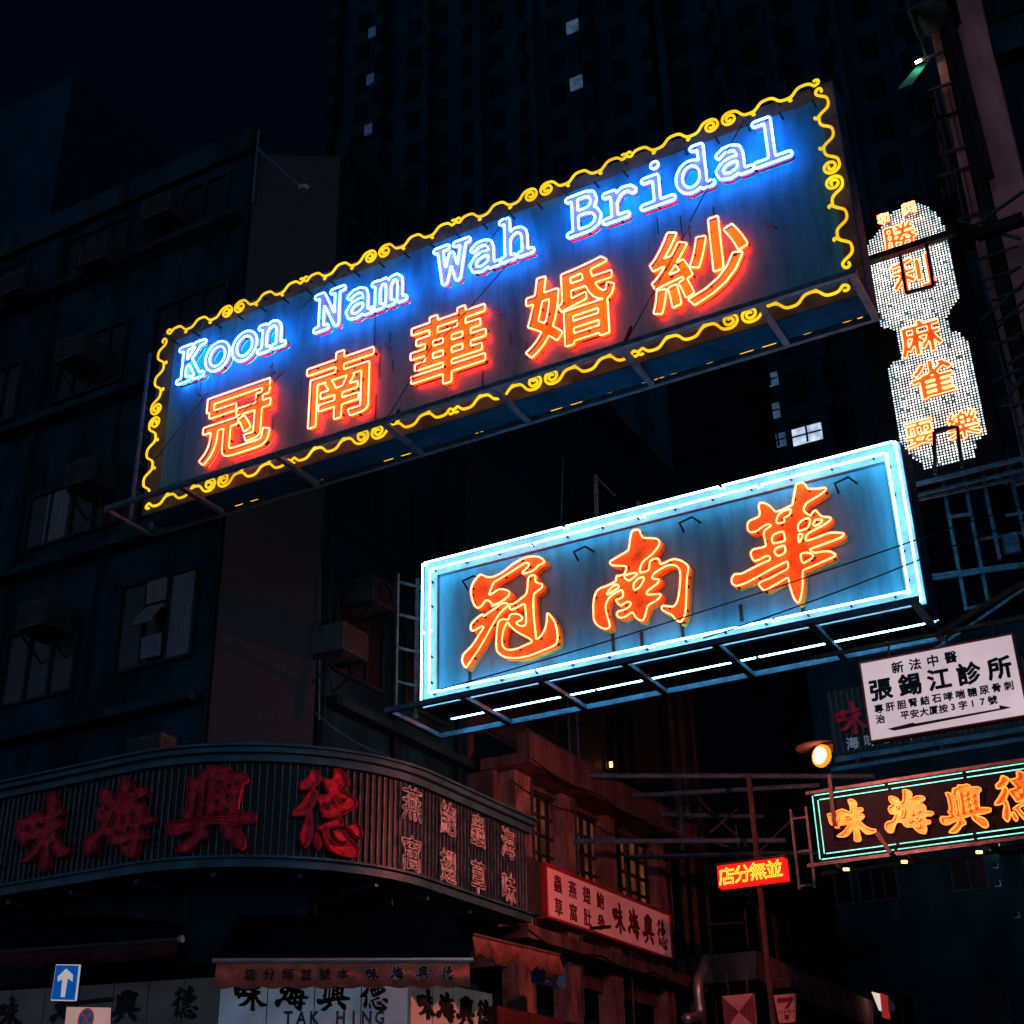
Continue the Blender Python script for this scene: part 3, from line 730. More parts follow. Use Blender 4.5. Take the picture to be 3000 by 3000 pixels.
build_each(mb, 'stain', mat('dark_rust_streak', (0.03, 0.02, 0.018), 0.9), S1)
mb = MB()
for px, py in ((790,1075),(1125,1005),(1445,905),(2240,650),(575,1140)):
    a = at(px, py, Y=12.1); mb.bar(a, a+np.array([.13,-.05,-.17]), 0.03)
build_each(mb, 'bracket', DSTEEL, S1)

# ------------------------------------------------------------------ second neon sign
S2X0, S2X1, S2Z0, S2Z1 = -7.705, -2.245, 6.54, 8.255
S2 = thing('neon_signboard', 'blue neon signboard with white tube border and three orange brush characters', 'neon sign', ((S2X0+S2X1)/2, 12.33, S2Z0))
mb = MB(); mb.box((S2X0, 12.13, S2Z0), (S2X1, 12.53, S2Z1)); mb.build('board', BOARD2, S2)
mb = MB()
bw = 0.17
for y0, y1 in ((12.10, 12.127), (12.533, 12.56)):
    mb.box((S2X0, y0, S2Z1-bw), (S2X1, y1, S2Z1)); mb.box((S2X0, y0, S2Z0), (S2X1, y1, S2Z0+bw))
    mb.box((S2X0, y0, S2Z0+bw), (S2X0+bw, y1, S2Z1-bw)); mb.box((S2X1-bw, y0, S2Z0+bw), (S2X1, y1, S2Z1-bw))
mb.build('trough', BAND, S2)
rear = []
for T in (T_GUAN, T_NAN, T_HUA):
    G = [[smooth_loop(L, 3) for L in g] for g in on_plane(T, TY)]
    vs, fs = fill_loops(G, 1.0, 0.012)
    mb = MB(); mb.add([front(x, y, -0.05 if z > 0 else -0.125) for x, y, z in vs], fs)
    lo = mb.build('letter', RBODY, S2)
    t = MB()
    for g in G:
        for L in g: t.tube([front(x, y, 0) for x, y in L], 0.0090, True, 6)
    t.build('neon_tube', O_TUBE, lo, True)
for inset, gaps in ((0.025, 3), (0.125, 4)):
    x0, x1, z0, z1 = S2X0+inset, S2X1-inset, S2Z0+inset, S2Z1-inset
    mb = MB()
    def run(p, q, n):
        p = np.array(p); q = np.array(q); d = (q-p)
        for k in range(n):
            a = p+d*(k/n+0.004); c = p+d*((k+1)/n-0.004)
            mb.tube([a+np.array([0, .05, 0]), a, c, c+np.array([0, .05, 0])], 0.0105, False, 6)
    run((x0, TY+.02, z1), (x1, TY+.02, z1), gaps); run((x0, TY+.02, z0), (x1, TY+.02, z0), gaps)
    run((x0, TY+.02, z0), (x0, TY+.02, z1), 2); run((x1, TY+.02, z0), (x1, TY+.02, z1), 2)
    rear.append(mb.build('border_tube', C_TUBE, S2, True))
for o in rear: back_copy(o, S2, S2)
mb = MB(); mb.box((S2X0, 12.13, S2Z0-.012), (S2X1, 12.53, S2Z0-.002)); mb.build('shade_underside', mat('shade_dark_navy', (.006,.02,.035), .8, 0, .4, 3, spec=.03), S2)  # shade of the bottom put in as a dark plate
mb = MB(); mb.box((S2X1+.002, 12.13, S2Z0), (S2X1+.012, 12.53, S2Z1)); mb.build('shade_side_plate', NAVY, S2)  # shade of the end put in as a dark plate
mb = MB(); fz2 = 6.47
for yy in (11.80, 12.86): mb.bar((-7.99, yy, fz2), (-2.25, yy, fz2), 0.055)
build_each(mb, 'rail', STEEL, S2)
for xx in (-7.96, -7.05, -6.12, -5.18, -4.22, -3.26, -2.30):
    mb = MB(); mb.bar((xx, 11.83, fz2-.004), (xx, 12.83, fz2-.004), 0.07, 0.045); mb.build('cross_bar', STEEL, S2)
mb = MB()
for xx, yy in ((-7.97, 11.95), (-7.86, 12.2)): mb.bar((xx, yy, fz2), (xx, yy, 8.15), 0.035)
for z in (6.85, 7.25, 7.65, 8.05): mb.bar((-7.97, 11.95, z), (-7.86, 12.2, z), 0.028); mb.bar((-7.86, 12.2, z), (S2X0, 12.25, z), 0.03)
mb.build('side_frame', RUST, S2)
mb = MB()
for px, py in ((1375,1705),(1700,1620),(2010,1535),(2465,1420)):
    a = at(px, py, Y=12.08)
    mb.tube([a+np.array([-.05,.05,-.06]), a+np.array([-.05,-.06,.0]), a+np.array([.09,-.06,.03]), a+np.array([.14,.05,.0])], 0.013, False, 5)
build_each(mb, 'lifting_handle', BLACK, S2)
mb = MB()
for x in np.arange(-7.55, -2.3, 0.42):
    for z in (S2Z1-.12, S2Z0+.12): mb.box((x-.006, TY+.04, z-.010), (x+.006, 12.1, z+.010))
for z in np.arange(6.8, 8.2, 0.3):
    for x in (S2X0+.12, S2X1-.12): mb.box((x-.006, TY+.04, z-.010), (x+.006, 12.1, z+.010))
for G, n in ((T_GUAN, 26), (T_NAN, 26), (T_HUA, 26)):
    P = [p for g in on_plane(G, TY) for L in g for p in L]
    for p in random.sample(P, n): mb.box((p[0]-.01, TY+.012, p[1]-.012), (p[0]+.01, 12.08, p[1]+.012))
mb.build('tube_clip', BLACK, S2)['kind'] = 'stuff'  # clips of the tubing on the second sign
mb = MB()
for px, py, h in ((1377,1975,.18),(1795,1850,.22),(1998,1825,.16),(2350,1765,.1),(1880,1860,.3),(2170,1780,.15)):
    a = at(px, py, Y=12.13); mb.box((a[0]-.018, 12.122, a[2]-h), (a[0]+.018, 12.131, a[2]+.03))
build_each(mb, 'stain', mat('brown_rust_streak', (0.05, 0.03, 0.025), 0.9), S2)
for (pa, qa) in (((1240, 2010), (2740, 1560)), ((1450, 1985), (2760, 1610))):
    pass
mb = MB(); mb.box((-7.60, 12.2, S2Z1), (-7.5, 12.4, S2Z1+.07)); mb.box((-5.0, 12.2, S2Z1), (-4.9, 12.4, S2Z1+.09)); mb.box((-5.5, 12.2, S2Z1), (-5.3, 12.4, S2Z1+.06))
build_each(mb, 'junction_box', RUST, S2)
for i, (a, c, lab) in enumerate((((1290,2020),(2760,1555),'upper thin black cable sagging across the front of the three-character blue sign'), ((2060,1870),(2790,1600),'lower thin black cable crossing the right corner of the three-character blue sign'))):
    A = at(*a, Y=11.7); B = at(*c, Y=11.9); mb = MB()
    mb.tube([A+(B-A)*t+np.array([0,0,-0.10*4*t*(1-t)*(0.3 if i else 0.5)]) for t in np.linspace(0,1,14)]+[B+(B-A)*.3], 0.0075, False, 5)
    tag(mb.build('cable', BLACK), lab, 'cable', 'cables strung across the street')

# ------------------------------------------------------------------ vertical bulb sign
LY = 13.0
S3 = thing('bulb_signboard', 'tall narrow sign of tiny white bulbs in cloud shapes with orange red characters', 'neon sign', (-2.0, LY+.1, 8.3))
mb = MB(); mb.slab_xz([(-2.62, 8.28), (-1.42, 8.28), (-1.42, 11.62), (-2.62, 11.62)], LY+.03, LY+.22); mb.build('board', BLACKB, S3)
outl = [(235,340),(300,240),(330,215),(440,180),(475,175),(560,230),(610,310),(610,350),(630,390),(660,520),(690,640),(690,720),(640,790),(620,830),(650,900),(700,910),(755,975),(790,1140),(830,1330),(850,1450),(850,1490),(790,1520),(780,1620),(700,1640),(600,1670),(500,1695),(490,1650),(420,1620),(405,1580),(360,1550),(340,1450),(310,1300),(280,1130),(310,1080),(370,1050),(330,900),(260,880),(220,835),(195,700),(170,550),(155,490),(160,440),(190,380)]
OP = np.array([at(2450+x/1.932, 500+y/1.932, Y=LY)[[0, 2]] for x, y in outl])
def inside(x, z, P):
    c = False; j = len(P)-1
    for i in range(len(P)):
        if (P[i][1] > z) != (P[j][1] > z) and x < (P[j][0]-P[i][0])*(z-P[i][1])/(P[j][1]-P[i][1])+P[i][0]: c = not c
        j = i
    return c
LEDCH = (('和',(268,275),66),('興',(413,218),80),('勝',(360,380),185),('利',(430,590),225),('麻',(478,945),215),('雀',(545,1180),225),('耍',(475,1490),150),('樂',(720,1440),160))
OPD = np.concatenate([OP[i]+(OP[(i+1) % len(OP)]-OP[i])*np.linspace(0, 1, 6)[:, None] for i in range(len(OP))])
chars = []
ledfront = plane((0, LY, 0), (1, 0, 0), (0, -1, 0))
for ch, (cx_, cz_), s in LEDCH:
    c = at(2450+cx_/1.932, 500+cz_/1.932, Y=LY)[[0, 2]]; h = s/1.932*0.00385
    chars.append((ch, c, h))
pitch = 0.0312
mb = MB()
ix = 0
for x in np.arange(OP[:,0].min(), OP[:,0].max(), pitch):
    for z in np.arange(OP[:,1].min(), OP[:,1].max(), pitch):
        if inside(x, z, OP):
            r = 0.0098*random.uniform(.85, 1.12)
            y = LY+.028
            mb.add([(x-r,y,z-r*.4),(x-r*.4,y,z-r),(x+r*.4,y,z-r),(x+r,y,z-r*.4),(x+r,y,z+r*.4),(x+r*.4,y,z+r),(x-r*.4,y,z+r),(x-r,y,z+r*.4)], [(0,1,2,3,4,5,6,7)])
o = mb.build('bulbs', LED_W, S3); o['kind'] = 'stuff'
for k_ in (('dim_white_bulbs', (.70, .94, 1.0), 1.5), ('warm_white_bulbs', (1.0, .80, .62), 3.4), ('failing_bulbs', (.45, .85, 1.0), .4)): o.data.materials.append(glow(*k_))
for p in o.data.polygons:
    c_ = p.center; c_ = np.array([c_[0]+S3.location[0], c_[2]+S3.location[2]])
    edge = min(np.linalg.norm(c_-q_) for q_ in OPD); near = min(np.linalg.norm(c_-c2) for _, c2, _ in chars)
    r_ = random.random()
    p.material_index = 3 if r_ < .03 else (1 if edge < .075 and r_ < .70 else (2 if near < .22 and r_ < .55 else (1 if r_ < .08 else 0)))
for ch, c, h in chars:
    v, f, L, wh = font_loops(ch, 1.0, 0.02, 2); s = h/wh[1]
    mb = MB(); solid_glyph(mb, ledfront, v*s, f, c[0], c[1], -0.026, 0.0)
    lo = mb.build('letter', RBODY, S3)
    t = MB()
    for l in L: t.tube([ledfront(c[0]+a*s, c[1]+b_*s, 0.02) for a, b_ in l], 0.0062, True, 5)
    t.build('neon_tube', LED_O, lo, True)
mb = MB()
a = at(2530, 768, Y=LY-.1); c = at(2800, 680, Y=LY-.1); mb.bar(a, c, 0.075)
for (p, q) in (((2637,748),(2655,858)),((2655,858),(2735,838)),((2735,838),(2715,718)),((2737,1265),(2740,1390)),((2737,1265),(2800,1250)),((2805,1250),(2818,1370))):
    mb.bar(at(*p, Y=LY-.09), at(*q, Y=LY-.09), 0.034)
build_each(mb, 'support_bracket', BLACK, S3)
mb = MB()
a = at(2655, 1400, Y=LY+.05); 
mb.bar((-2.66, LY+.05, 8.24), (-1.1, LY+.05, 8.24), 0.04); mb.bar((-2.66, LY+.3, 8.24), (-1.1, LY+.3, 8.24), 0.03)
build_each(mb, 'rail', SCAFF, S3)

# ------------------------------------------------------------------ clinic sign hanging from a pole
S4 = thing('hanging_sign', 'white rectangular hanging sign with black characters and a dark arrow pointing right', 'sign', (-2.33, 12.52, 5.47))
mb = MB(); mb.box((-3.02, 12.50, 5.475), (-1.62, 12.56, 6.235)); mb.build('panel', PANEL_GLOW, S4)
sgn = plane((0, 12.495, 0), (1, 0, 0), (0, -1, 0))
write(S4, 'lettering', '新法中醫', sgn, -2.68, 6.13, 0.165, 0.118, INK, bold=0.025)
write(S4, 'lettering', '張錫江診所', sgn, -2.865, 5.945, 0.272, 0.218, INK, bold=0.035)
write(S4, 'lettering', '專肝胆腎結石哮喘糖尿骨刺', sgn, -2.91, 5.765, 0.1075, 0.088, INK, bold=0.03)
write(S4, 'lettering', '治', sgn, -2.91, 5.665, 0.1, 0.088, INK, bold=0.03)
write(S4, 'lettering', '平安大厦按3字17號', sgn, -2.68, 5.66, 0.088, 0.084, INK, bold=0.03)
mb = MB()
P = [(-2.86,5.56),(-2.62,5.578),(-2.60,5.566),(-1.84,5.572),(-1.84,5.602),(-1.74,5.563),(-1.80,5.556),(-2.80,5.532)]
mb.add([sgn(x, z, 0.004) for x, z in P], [tuple(range(len(P)-1, -1, -1))]); mb.build('arrow', ARROWR, S4)
mb = MB()
for a, c in (((-3.035,12.485,5.46),(-3.02,12.575,6.25)),((-1.62,12.485,5.46),(-1.605,12.575,6.25)),((-3.02,12.485,5.46),(-1.62,12.575,5.475)),((-3.02,12.485,6.235),(-1.62,12.575,6.25))): mb.box(a, c)
mb.build('frame', mat('neon_red_frame_tone', (.45, .04, .04), .4), S4)  # red of reflected neon put into the frame colour
for xx in (-2.75, -2.2, -1.78):
    mb = MB(); mb.tube([(xx,12.53,6.25),(xx,12.53,6.33),(xx+.02,12.51,6.37),(xx,12.49,6.40)], 0.012, False, 5); mb.build('hook', RUST, S4)
mb = MB(); mb.bar((-3.45, 12.53, 6.40), (-1.0, 12.53, 6.38), 0.035); mb.bar((-2.3,12.55,6.4),(-1.2,13.6,7.3),0.05)
tag(mb.build('hanger_pole', RUST), 'rusty horizontal pole from which the white arrow sign hangs', 'pole')
# ------------------------------------------------------------------ ribbed sign panel behind the hanging sign
S4b = thing('ribbed_signboard', 'unlit dark ribbed signboard with faint red characters behind the white arrow sign', 'sign', (-4.0, 16.2, 6.4))
mb = MB(); rb = MB()
A0 = at(2420, 2028, Y=16.2); A1 = at(2455, 2215, Y=16.2)
mb.box((A0[0], 16.2, A1[2]), (A0[0]+4.5, 16.3, A0[2]))
for x in np.arange(A0[0]+.04, A0[0]+4.4, 0.07): rb.box((x, 16.18, A1[2]+.02), (x+.02, 16.2, A0[2]-.02))
mb.build('board', RIBM, S4b); rb.build('rib', DSTEEL, S4b)
mb = MB(); pb = plane((0, 16.17, 0), (1,0,0), (0,-1,0))
for ch, px, py, s in (('味', 2495, 2105, .42),):
    a = at(px, py, Y=16.17); brush_solid(mb, pb, BRUSH[ch], a[0], a[2], s, s, 0, .03)
mb.build('letter', REDL, S4b)
write(S4b, 'lettering', '海味参茸', pb, A0[0]+.25, A1[2]+.12, .22, .16, PALE, bold=.02)
mb = MB(); mb.bar((A0[0], 16.25, A1[2]-.03), (A0[0]+4.5, 16.25, A1[2]-.03), .08); mb.bar((A0[0], 16.0, A1[2]-.22), (A0[0]+4.5, 16.0, A1[2]-.22), .05)
for k in range(4): mb.bar((A0[0]+.3+k*1.0, 16.25, A1[2]-.03), (A0[0]+.3+k*1.0, 16.0, A1[2]-.22), .03)
build_each(mb, 'rail', STEEL, S4b)

# ------------------------------------------------------------------ green bordered neon sign
GY = 20.0
S5 = thing('neon_signboard', 'black neon signboard with green double tube border and orange brush characters', 'neon sign', (-3.9, GY+.2, 6.15))
gx0, gx1, gz0, gz1 = -5.83, -1.35, 6.17, 7.12
mb = MB(); mb.box((gx0-.02, GY+.06, gz0-.02), (gx1, GY+.36, gz1+.02)); mb.build('board', BLACKB, S5)
gp = plane((0, GY, 0), (1,0,0), (0,-1,0))
rear = []
for ch, px, py, h in (('味',2495,2405,.62),('海',2661,2381,.66),('興',2825,2367,.66),('德',2985,2337,.72)):
    a = at(px, py, Y=GY); G = BRUSH[ch]
    mb = MB(); brush_solid(mb, gp, G, a[0], a[2], h, h, -.055, -.02); lo = mb.build('letter', RBODY, S5)
    t = MB()
    for g in G:
        for L in g: t.tube([gp(a[0]+x*h, a[2]+y*h, .02) for x, y in L], 0.0105, True, 5)
    t.build('neon_tube', Y2_TUBE, lo, True)
mb = MB()
for ins in (0.0, 0.075):
    x0, x1, z0, z1 = gx0+ins, gx1-ins, gz0+ins, gz1-ins
    for p, q, n in (((x0,z1),(x1,z1),4),((x0,z0),(x1,z0),4),((x0,z0),(x0,z1),1),((x1,z0),(x1,z1),1)):
        p = np.array(p); q = np.array(q)
        for k in range(n):
            s = p+(q-p)*(k/n+.006); e = p+(q-p)*((k+1)/n-.006)
            mb.tube([gp(s[0], s[1], 0), gp(e[0], e[1], 0)], 0.0072, False, 6)
mb.build('border_tube', G_TUBE, S5, True)
mb = MB()
for z, yy in ((gz1+.10, GY+.2), (gz0-.10, GY-.15), (gz0-.10, GY+.5)): mb.bar((gx0-.15, yy, z), (gx1+.5, yy, z), .05)
for x in np.arange(gx0+.2, gx1, 1.1): mb.bar((x, GY-.15, gz0-.1), (x, GY+.5, gz0-.1), .05)
build_each(mb, 'rail', DSTEEL, S5)
for x in (gx0+.3, gx0+1.15, gx0+2.2, gx0+3.1):
    mb = MB(); mb.tube([(x, GY+.1, gz0-.16), (x+.08, GY+.1, gz0-.17)], .022, False, 6); mb.build('bulb', LAMP_S, S5)
mb = MB(); P = at(2430, 2270, Y=19.7); Q = at(2445, 2420, Y=19.7); mb.bar(P, Q, .05); mb.bar(at(2570,2440,Y=19.6), at(2610,2500,Y=19.6), .06)
build_each(mb, 'strut', BLACK, S5)
mb = MB()
for x in (gx0-.42, gx0-.18):
    mb.bar((x, GY+.2, gz0-.35), (x, GY+.2, gz1-.1), .035)
for z in (gz0-.3, gz0+.2, gz0+.7): mb.bar((gx0-.42, GY+.2, z), (gx0-.18, GY+.2, z), .03)
mb.build('side_frame', DSTEEL, S5)

# ------------------------------------------------------------------ red lightbox on a pole
RY = 22.0
S6 = thing('lightbox_sign', 'small glowing red box sign with four yellow characters on a tall pole', 'neon sign', (-7.6, RY+.1, .0))
mb = MB(); mb.box((-8.175, RY, 6.385), (-7.015, RY+.2, 6.745)); mb.build('box', REDBOX, S6)
rp = plane((0, RY-.01, 0), (1,0,0), (0,-1,0))
for i, ch in enumerate('店分無並'):
    v, f, L, wh = font_loops(ch, .30, 0.0, 2)
    t = MB()
    for l in L: t.tube([rp(-8.01+i*.275+a, 6.555+b_+i*.008, .02) for a, b_ in l], .0075, True, 5)
    t.build('neon_tube', glow('yellow_neon_script', (1.0, .42, .03), 2.6) if i == 0 else bpy.data.materials['yellow_neon_script'], S6, True)
mb = MB(); mb.bar((-7.56, RY+.28, 0), (-7.56, RY+.28, 8.25), .075); mb.build('pole', RUST, S6)
mb = MB(); mb.box((-8.2, RY-.04, 6.75), (-6.99, RY+.24, 6.775)); mb.build('hood', RUST, S6)

# ------------------------------------------------------------------ street lamp hung over the lane
lp = at(2405, 2213, Y=18)
S7 = thing('street_lamp', 'lit orange street lamp hanging over the lane', 'street lamp', (lp[0], lp[1], lp[2]))
mb = MB()
for k in range(6):
    a0, a1 = k/6*PI, (k+1)/6*PI
ns = 10
V = [(lp[0]+.085*math.cos(PI*j/ns-PI/2)*math.cos(2*PI*i/14), lp[1]+.075*math.cos(PI*j/ns-PI/2)*math.sin(2*PI*i/14), lp[2]+.07*math.sin(PI*j/ns-PI/2)) for j in range(ns+1) for i in range(14)]
mb.add(V, [(j*14+i, j*14+(i+1)%14, (j+1)*14+(i+1)%14, (j+1)*14+i) for j in range(ns) for i in range(14)])
mb.build('bulb', LAMP, S7, True)
mb = MB(); mb.tube([(lp[0]+.125*math.cos(2*PI*k/24)*.877, lp[1]+.03-.125*math.cos(2*PI*k/24)*.47, lp[2]+.112*math.sin(2*PI*k/24)) for k in range(24)], .045, True, 8)
mb.build('halo_ring', glow('amber_halo_glow', (1.0, .20, .008), 2.2), S7, True)  # glowing ring added round the bulb as its orange halo
mb = MB(); nn = 28
V = [(lp[0]+r*math.cos(2*PI*k/nn), lp[1]+r*math.sin(2*PI*k/nn), lp[2]+z) for r, z in ((.33, .115), (.10, .155), (.10, .165), (.335, .125)) for k in range(nn)]
mb.add(V, [(j*nn+k, j*nn+(k+1)%nn, ((j+1)%4)*nn+(k+1)%nn, ((j+1)%4)*nn+k) for j in range(4) for k in range(nn)]); mb.add(V[nn:2*nn], [tuple(range(nn))])
mb.build('hood', mat('light_stop_black', (.0005, .0005, .0004), .95, 0, .2, bump=0, spec=0.0), S7)  # near-black hood added to cut off the lamp's upward light
mb = MB(); mb.box((lp[0]-.10, lp[1]-.02, lp[2]+.17), (lp[0]+.24, lp[1]+.10, lp[2]+.195)); mb.box((lp[0]+.20, lp[1]-.02, lp[2]+.196), (lp[0]+.34, lp[1]+.10, lp[2]+.26))
mb.build('lamp_head', DSTEEL, S7)
mb = MB(); mb.tube([(lp[0]+.3, lp[1]+.04, lp[2]+.23), (lp[0]+1.2, lp[1]+.3, lp[2]+.25), (lp[0]+3.6, lp[1]+.6, lp[2]+.3)], .03, False, 6); build_each(mb, 'arm', DSTEEL, S7)

# ------------------------------------------------------------------ air conditioners
def air_con(x, y, z, facing, label, w=0.62, h=0.42, d=0.55, fan=False):
    """window unit on a bracket; facing is the outward normal of its wall"""
    n = np.array([facing[0], facing[1], 0.0]); u = np.array([-n[1], n[0], 0.0])
    t = thing('air_conditioner', label, 'air conditioner', (x, y, z), 'air conditioners on the facades')
    mb = MB(); mb.obox((x, y, z), u, n, -w/2, w/2, .0, d, 0, h); mb.build('casing', ACM, t)
    mb = MB()
    for k in range(7): mb.obox((x, y, z), u, n, -w/2+.05, w/2-.05, d, d+.012, .05+k*.05, .075+k*.05)
    for k in range(5): mb.obox((x, y, z), u, n, w/2, w/2+.008, .08, d-.08, .08+k*.06, .10+k*.06)
    mb.build('grille', GRILLE, t)
    mb = MB()
    for s in (-w/2+.06, w/2-.06):
        mb.obox((x, y, z), u, n, s-.02, s+.02, 0, d, -.045, -.004)
        p = np.array((x, y, z))+u*s; mb.bar(p+n*(d-.05)+np.array([0,0,-.05]), p+np.array([0,0,-.40])+n*.0, .03)
    build_each(mb, 'bracket', DPIPE, t)
    if fan:
        mb = MB(); c = np.array((x, y, z+h/2))+n*(d+.02)
        mb.tube([c+u*(.16*math.cos(2*PI*k/18))+np.array([0,0,.16*math.sin(2*PI*k/18)]) for k in range(18)], .02, True, 5)
        mb.build('fan_guard', BLACK, t)
    return t

# ------------------------------------------------------------------ corner building
CB = thing('corner_building', 'tall dark corner tenement with a cut-off corner behind the curved sign', 'building', (-12.6, 16, 0))
FY, CXF = 14.2, -11.38
poly = [(-40, FY), (-12.6, FY), (CXF, 15.05), (CXF, 19.2), (CXF, 40), (-40, 40)]
mb = MB(); mb.prism(poly, 4.6, 18.2); mb.build('wall', DCONC, CB)
gpoly = [(-40, 15.3), (-12.6, 15.3), (-10.95, 17.2), (-10.95, 40), (-40, 40)]
mb = MB(); mb.prism(gpoly, 0.13, 4.6); mb.build('shop_wall', DCONC, CB)
# mosaic clad bevel
cn = np.array([0.85, -1.22]); cn /= np.linalg.norm(cn); cu_ = np.array([1.22, 0.85]); cu_ /= np.linalg.norm(cu_)
mb = MB(); mb.obox((-12.6, FY, 0), (*cu_, 0), (*cn, 0), 0.02, 1.46, 0.0, .05, 7.0, 18.1); mb.build('bevel_cladding', TILE, CB)
mb = MB()
for z in (8.15, 11.0, 13.9, 16.7):
    mb.box((-40, FY-.28, z), (-12.75, FY, z+.13)); mb.box((CXF, 15.2, z), (CXF+.25, 19.1, z+.13))
mb.box((-40, FY-.12, 18.2), (-12.6, FY+.2, 18.7)); mb.box((CXF-.2, 15.1, 18.2), (CXF+.1, 40, 18.7))
build_each(mb, 'ledge', CONC, CB)


def window(parent, o, u, n, w, h, cols, rows, fm=FRAME, pm=GLASS, depth=.07, curtain=None, open_sash=False):
    fr = MB(); pn = MB(); t = .05
    fr.obox(o, u, n, -w/2, w/2, .0, depth, -t, 0); fr.obox(o, u, n, -w/2, w/2, .0, depth, h, h+t)
    fr.obox(o, u, n, -w/2-t, -w/2, .0, depth, -t, h+t); fr.obox(o, u, n, w/2, w/2+t, .0, depth, -t, h+t)
    for k in range(1, cols): fr.obox(o, u, n, -w/2+w*k/cols-.02, -w/2+w*k/cols+.02, .003, depth-.01, 0, h)
    for k in range(1, rows): fr.obox(o, u, n, -w/2, w/2, .003, depth-.015, h*k/rows-.018, h*k/rows+.018)
    fo = fr.build('window', fm, parent)
    pn.obox(o, u, n, -w/2, w/2, .003, .02, 0, h); pn.build('pane', pm, fo)
    if curtain:
        c = MB(); c.obox(o, u, n, curtain[0]*w, curtain[1]*w, .021, .03, .02, h-.02); c.build('curtain', CURT, fo)
    if open_sash:
        c = MB(); O = np.array(o, float); U = np.array(u, float); Nn = np.array(n, float)
        for (z0, z1, k) in ((.06, h*.30, .0), (h*.36, h*.66, .30), (h*.70, h*.97, .0)):
            a0, a1 = -w*.12, w*.14
            P = [O+U*a0+Nn*(depth+k)+np.array([0,0,z0]), O+U*a1+Nn*(depth+k)+np.array([0,0,z0]), O+U*a1+Nn*(depth+.01)+np.array([0,0,z1]), O+U*a0+Nn*(depth+.01)+np.array([0,0,z1])]
            q = [p+Nn*.025 for p in P]
            c.add(P+q, [(3,2,1,0),(4,5,6,7),(0,1,5,4),(1,2,6,5),(2,3,7,6),(3,0,4,7)])
        c.build('open_sash', CURT, fo)
    return fo


UF, NF = (1, 0, 0), (0, -1, 0)
US, NS = (0, 1, 0), (1, 0, 0)
window(CB, (-13.75, FY, 8.95), UF, NF, 1.45, 1.35, 3, 1, curtain=(.17, .49), open_sash=True)
window(CB, (-15.85, FY, 11.55), UF, NF, 2.0, .95, 4, 1, curtain=(-.3, -.05))
for x, z, c in ((-16.1, 8.85, 3), (-13.6, 11.5, 3), (-18.2, 8.85, 4), (-18.4, 11.5, 4), (-13.7, 14.35, 3), (-15.9, 14.35, 4), (-18.4, 14.35, 4), (-13.9, 17.0, 3), (-16.2, 17.0, 4), (-18.7, 17.0, 4)):
    window(CB, (x, FY, z), UF, NF, 1.5, 1.15 if z < 17 else .9, c, 1)
for y, z in ((16.0, 8.8), (17.9, 8.8), (16.0, 11.5), (17.9, 11.5), (16.0, 14.4), (17.9, 14.4), (16.0, 16.95), (17.9, 16.95)):
    window(CB, (CXF, y, z), US, NS, 1.2, 1.1, 3, 1)
mb = MB()
mb.tube([(-12.63, FY-.06, 4.7), (-12.63, FY-.06, 18.1)], .035, False, 6)
mb.tube([(CXF+.08, 15.12, 4.7), (CXF+.08, 15.12, 18.1)], .03, False, 6)
mb.tube([(-16.95, FY-.1, 7), (-17.0, FY-.1, 18)], .05, False, 6)
mb.tube([(-15.05, FY-.07, 7), (-15.05, FY-.07, 14)], .03, False, 6)
mb.tube([(CXF+.06, 17.0, 7), (CXF+.06, 17.0, 18)], .04, False, 6); mb.tube([(CXF+.06, 18.9, 7), (CXF+.06, 18.9, 18)], .05, False, 6)
build_each(mb, 'drain_pipe', DPIPE, CB)
for px, py, lab in ((485,625,'small air conditioner high on the dark facade, topmost of the left wall'),(300,760,'air conditioner high on the dark facade left of the topmost one'),(60,850,'air conditioner at far left edge below the rooftop'),(232,1040,'air conditioner in the middle of the dark left facade'),(265,1400,'large grey air conditioner beside the lower left corner of the huge sign'),(130,1815,'air conditioner left of the window with the pale curtain'),(455,2215,'pale air conditioner peeking over the top of the curved sign')):
    a = at(px, py, Y=FY-.3); air_con(a[0], FY, a[2]-.2, (0, -1), lab)
for px, py, lab, fn in ((1085,1750,'air conditioner with round fan left of the three-character sign',True),(1000,1890,'small pale air conditioner under the round fan unit',False)):
    a = at(px, py, X=CXF+.3); air_con(CXF, a[1], a[2]-.2, (1, 0), lab, fan=fn)
# flood lamp arm on the roof corner
a = at(755, 435, Y=FY-.05); c = at(888, 550, Y=FY-1.0)
t = thing('flood_lamp', 'unlit flood lamp on a slanting arm above the huge sign', 'lamp', a)
mb = MB(); mb.bar(a, c, .035); mb.bar(a+np.array([0,0,-1.2]), a+np.array([0,0,.4]), .04); build_each(mb, 'arm', STEEL, t)
mb = MB(); mb.bar(c+np.array([-.06,.02,.03]), c+np.array([.10,-.05,-.05]), .09, .06); mb.build('lamp_head', ALU, t)

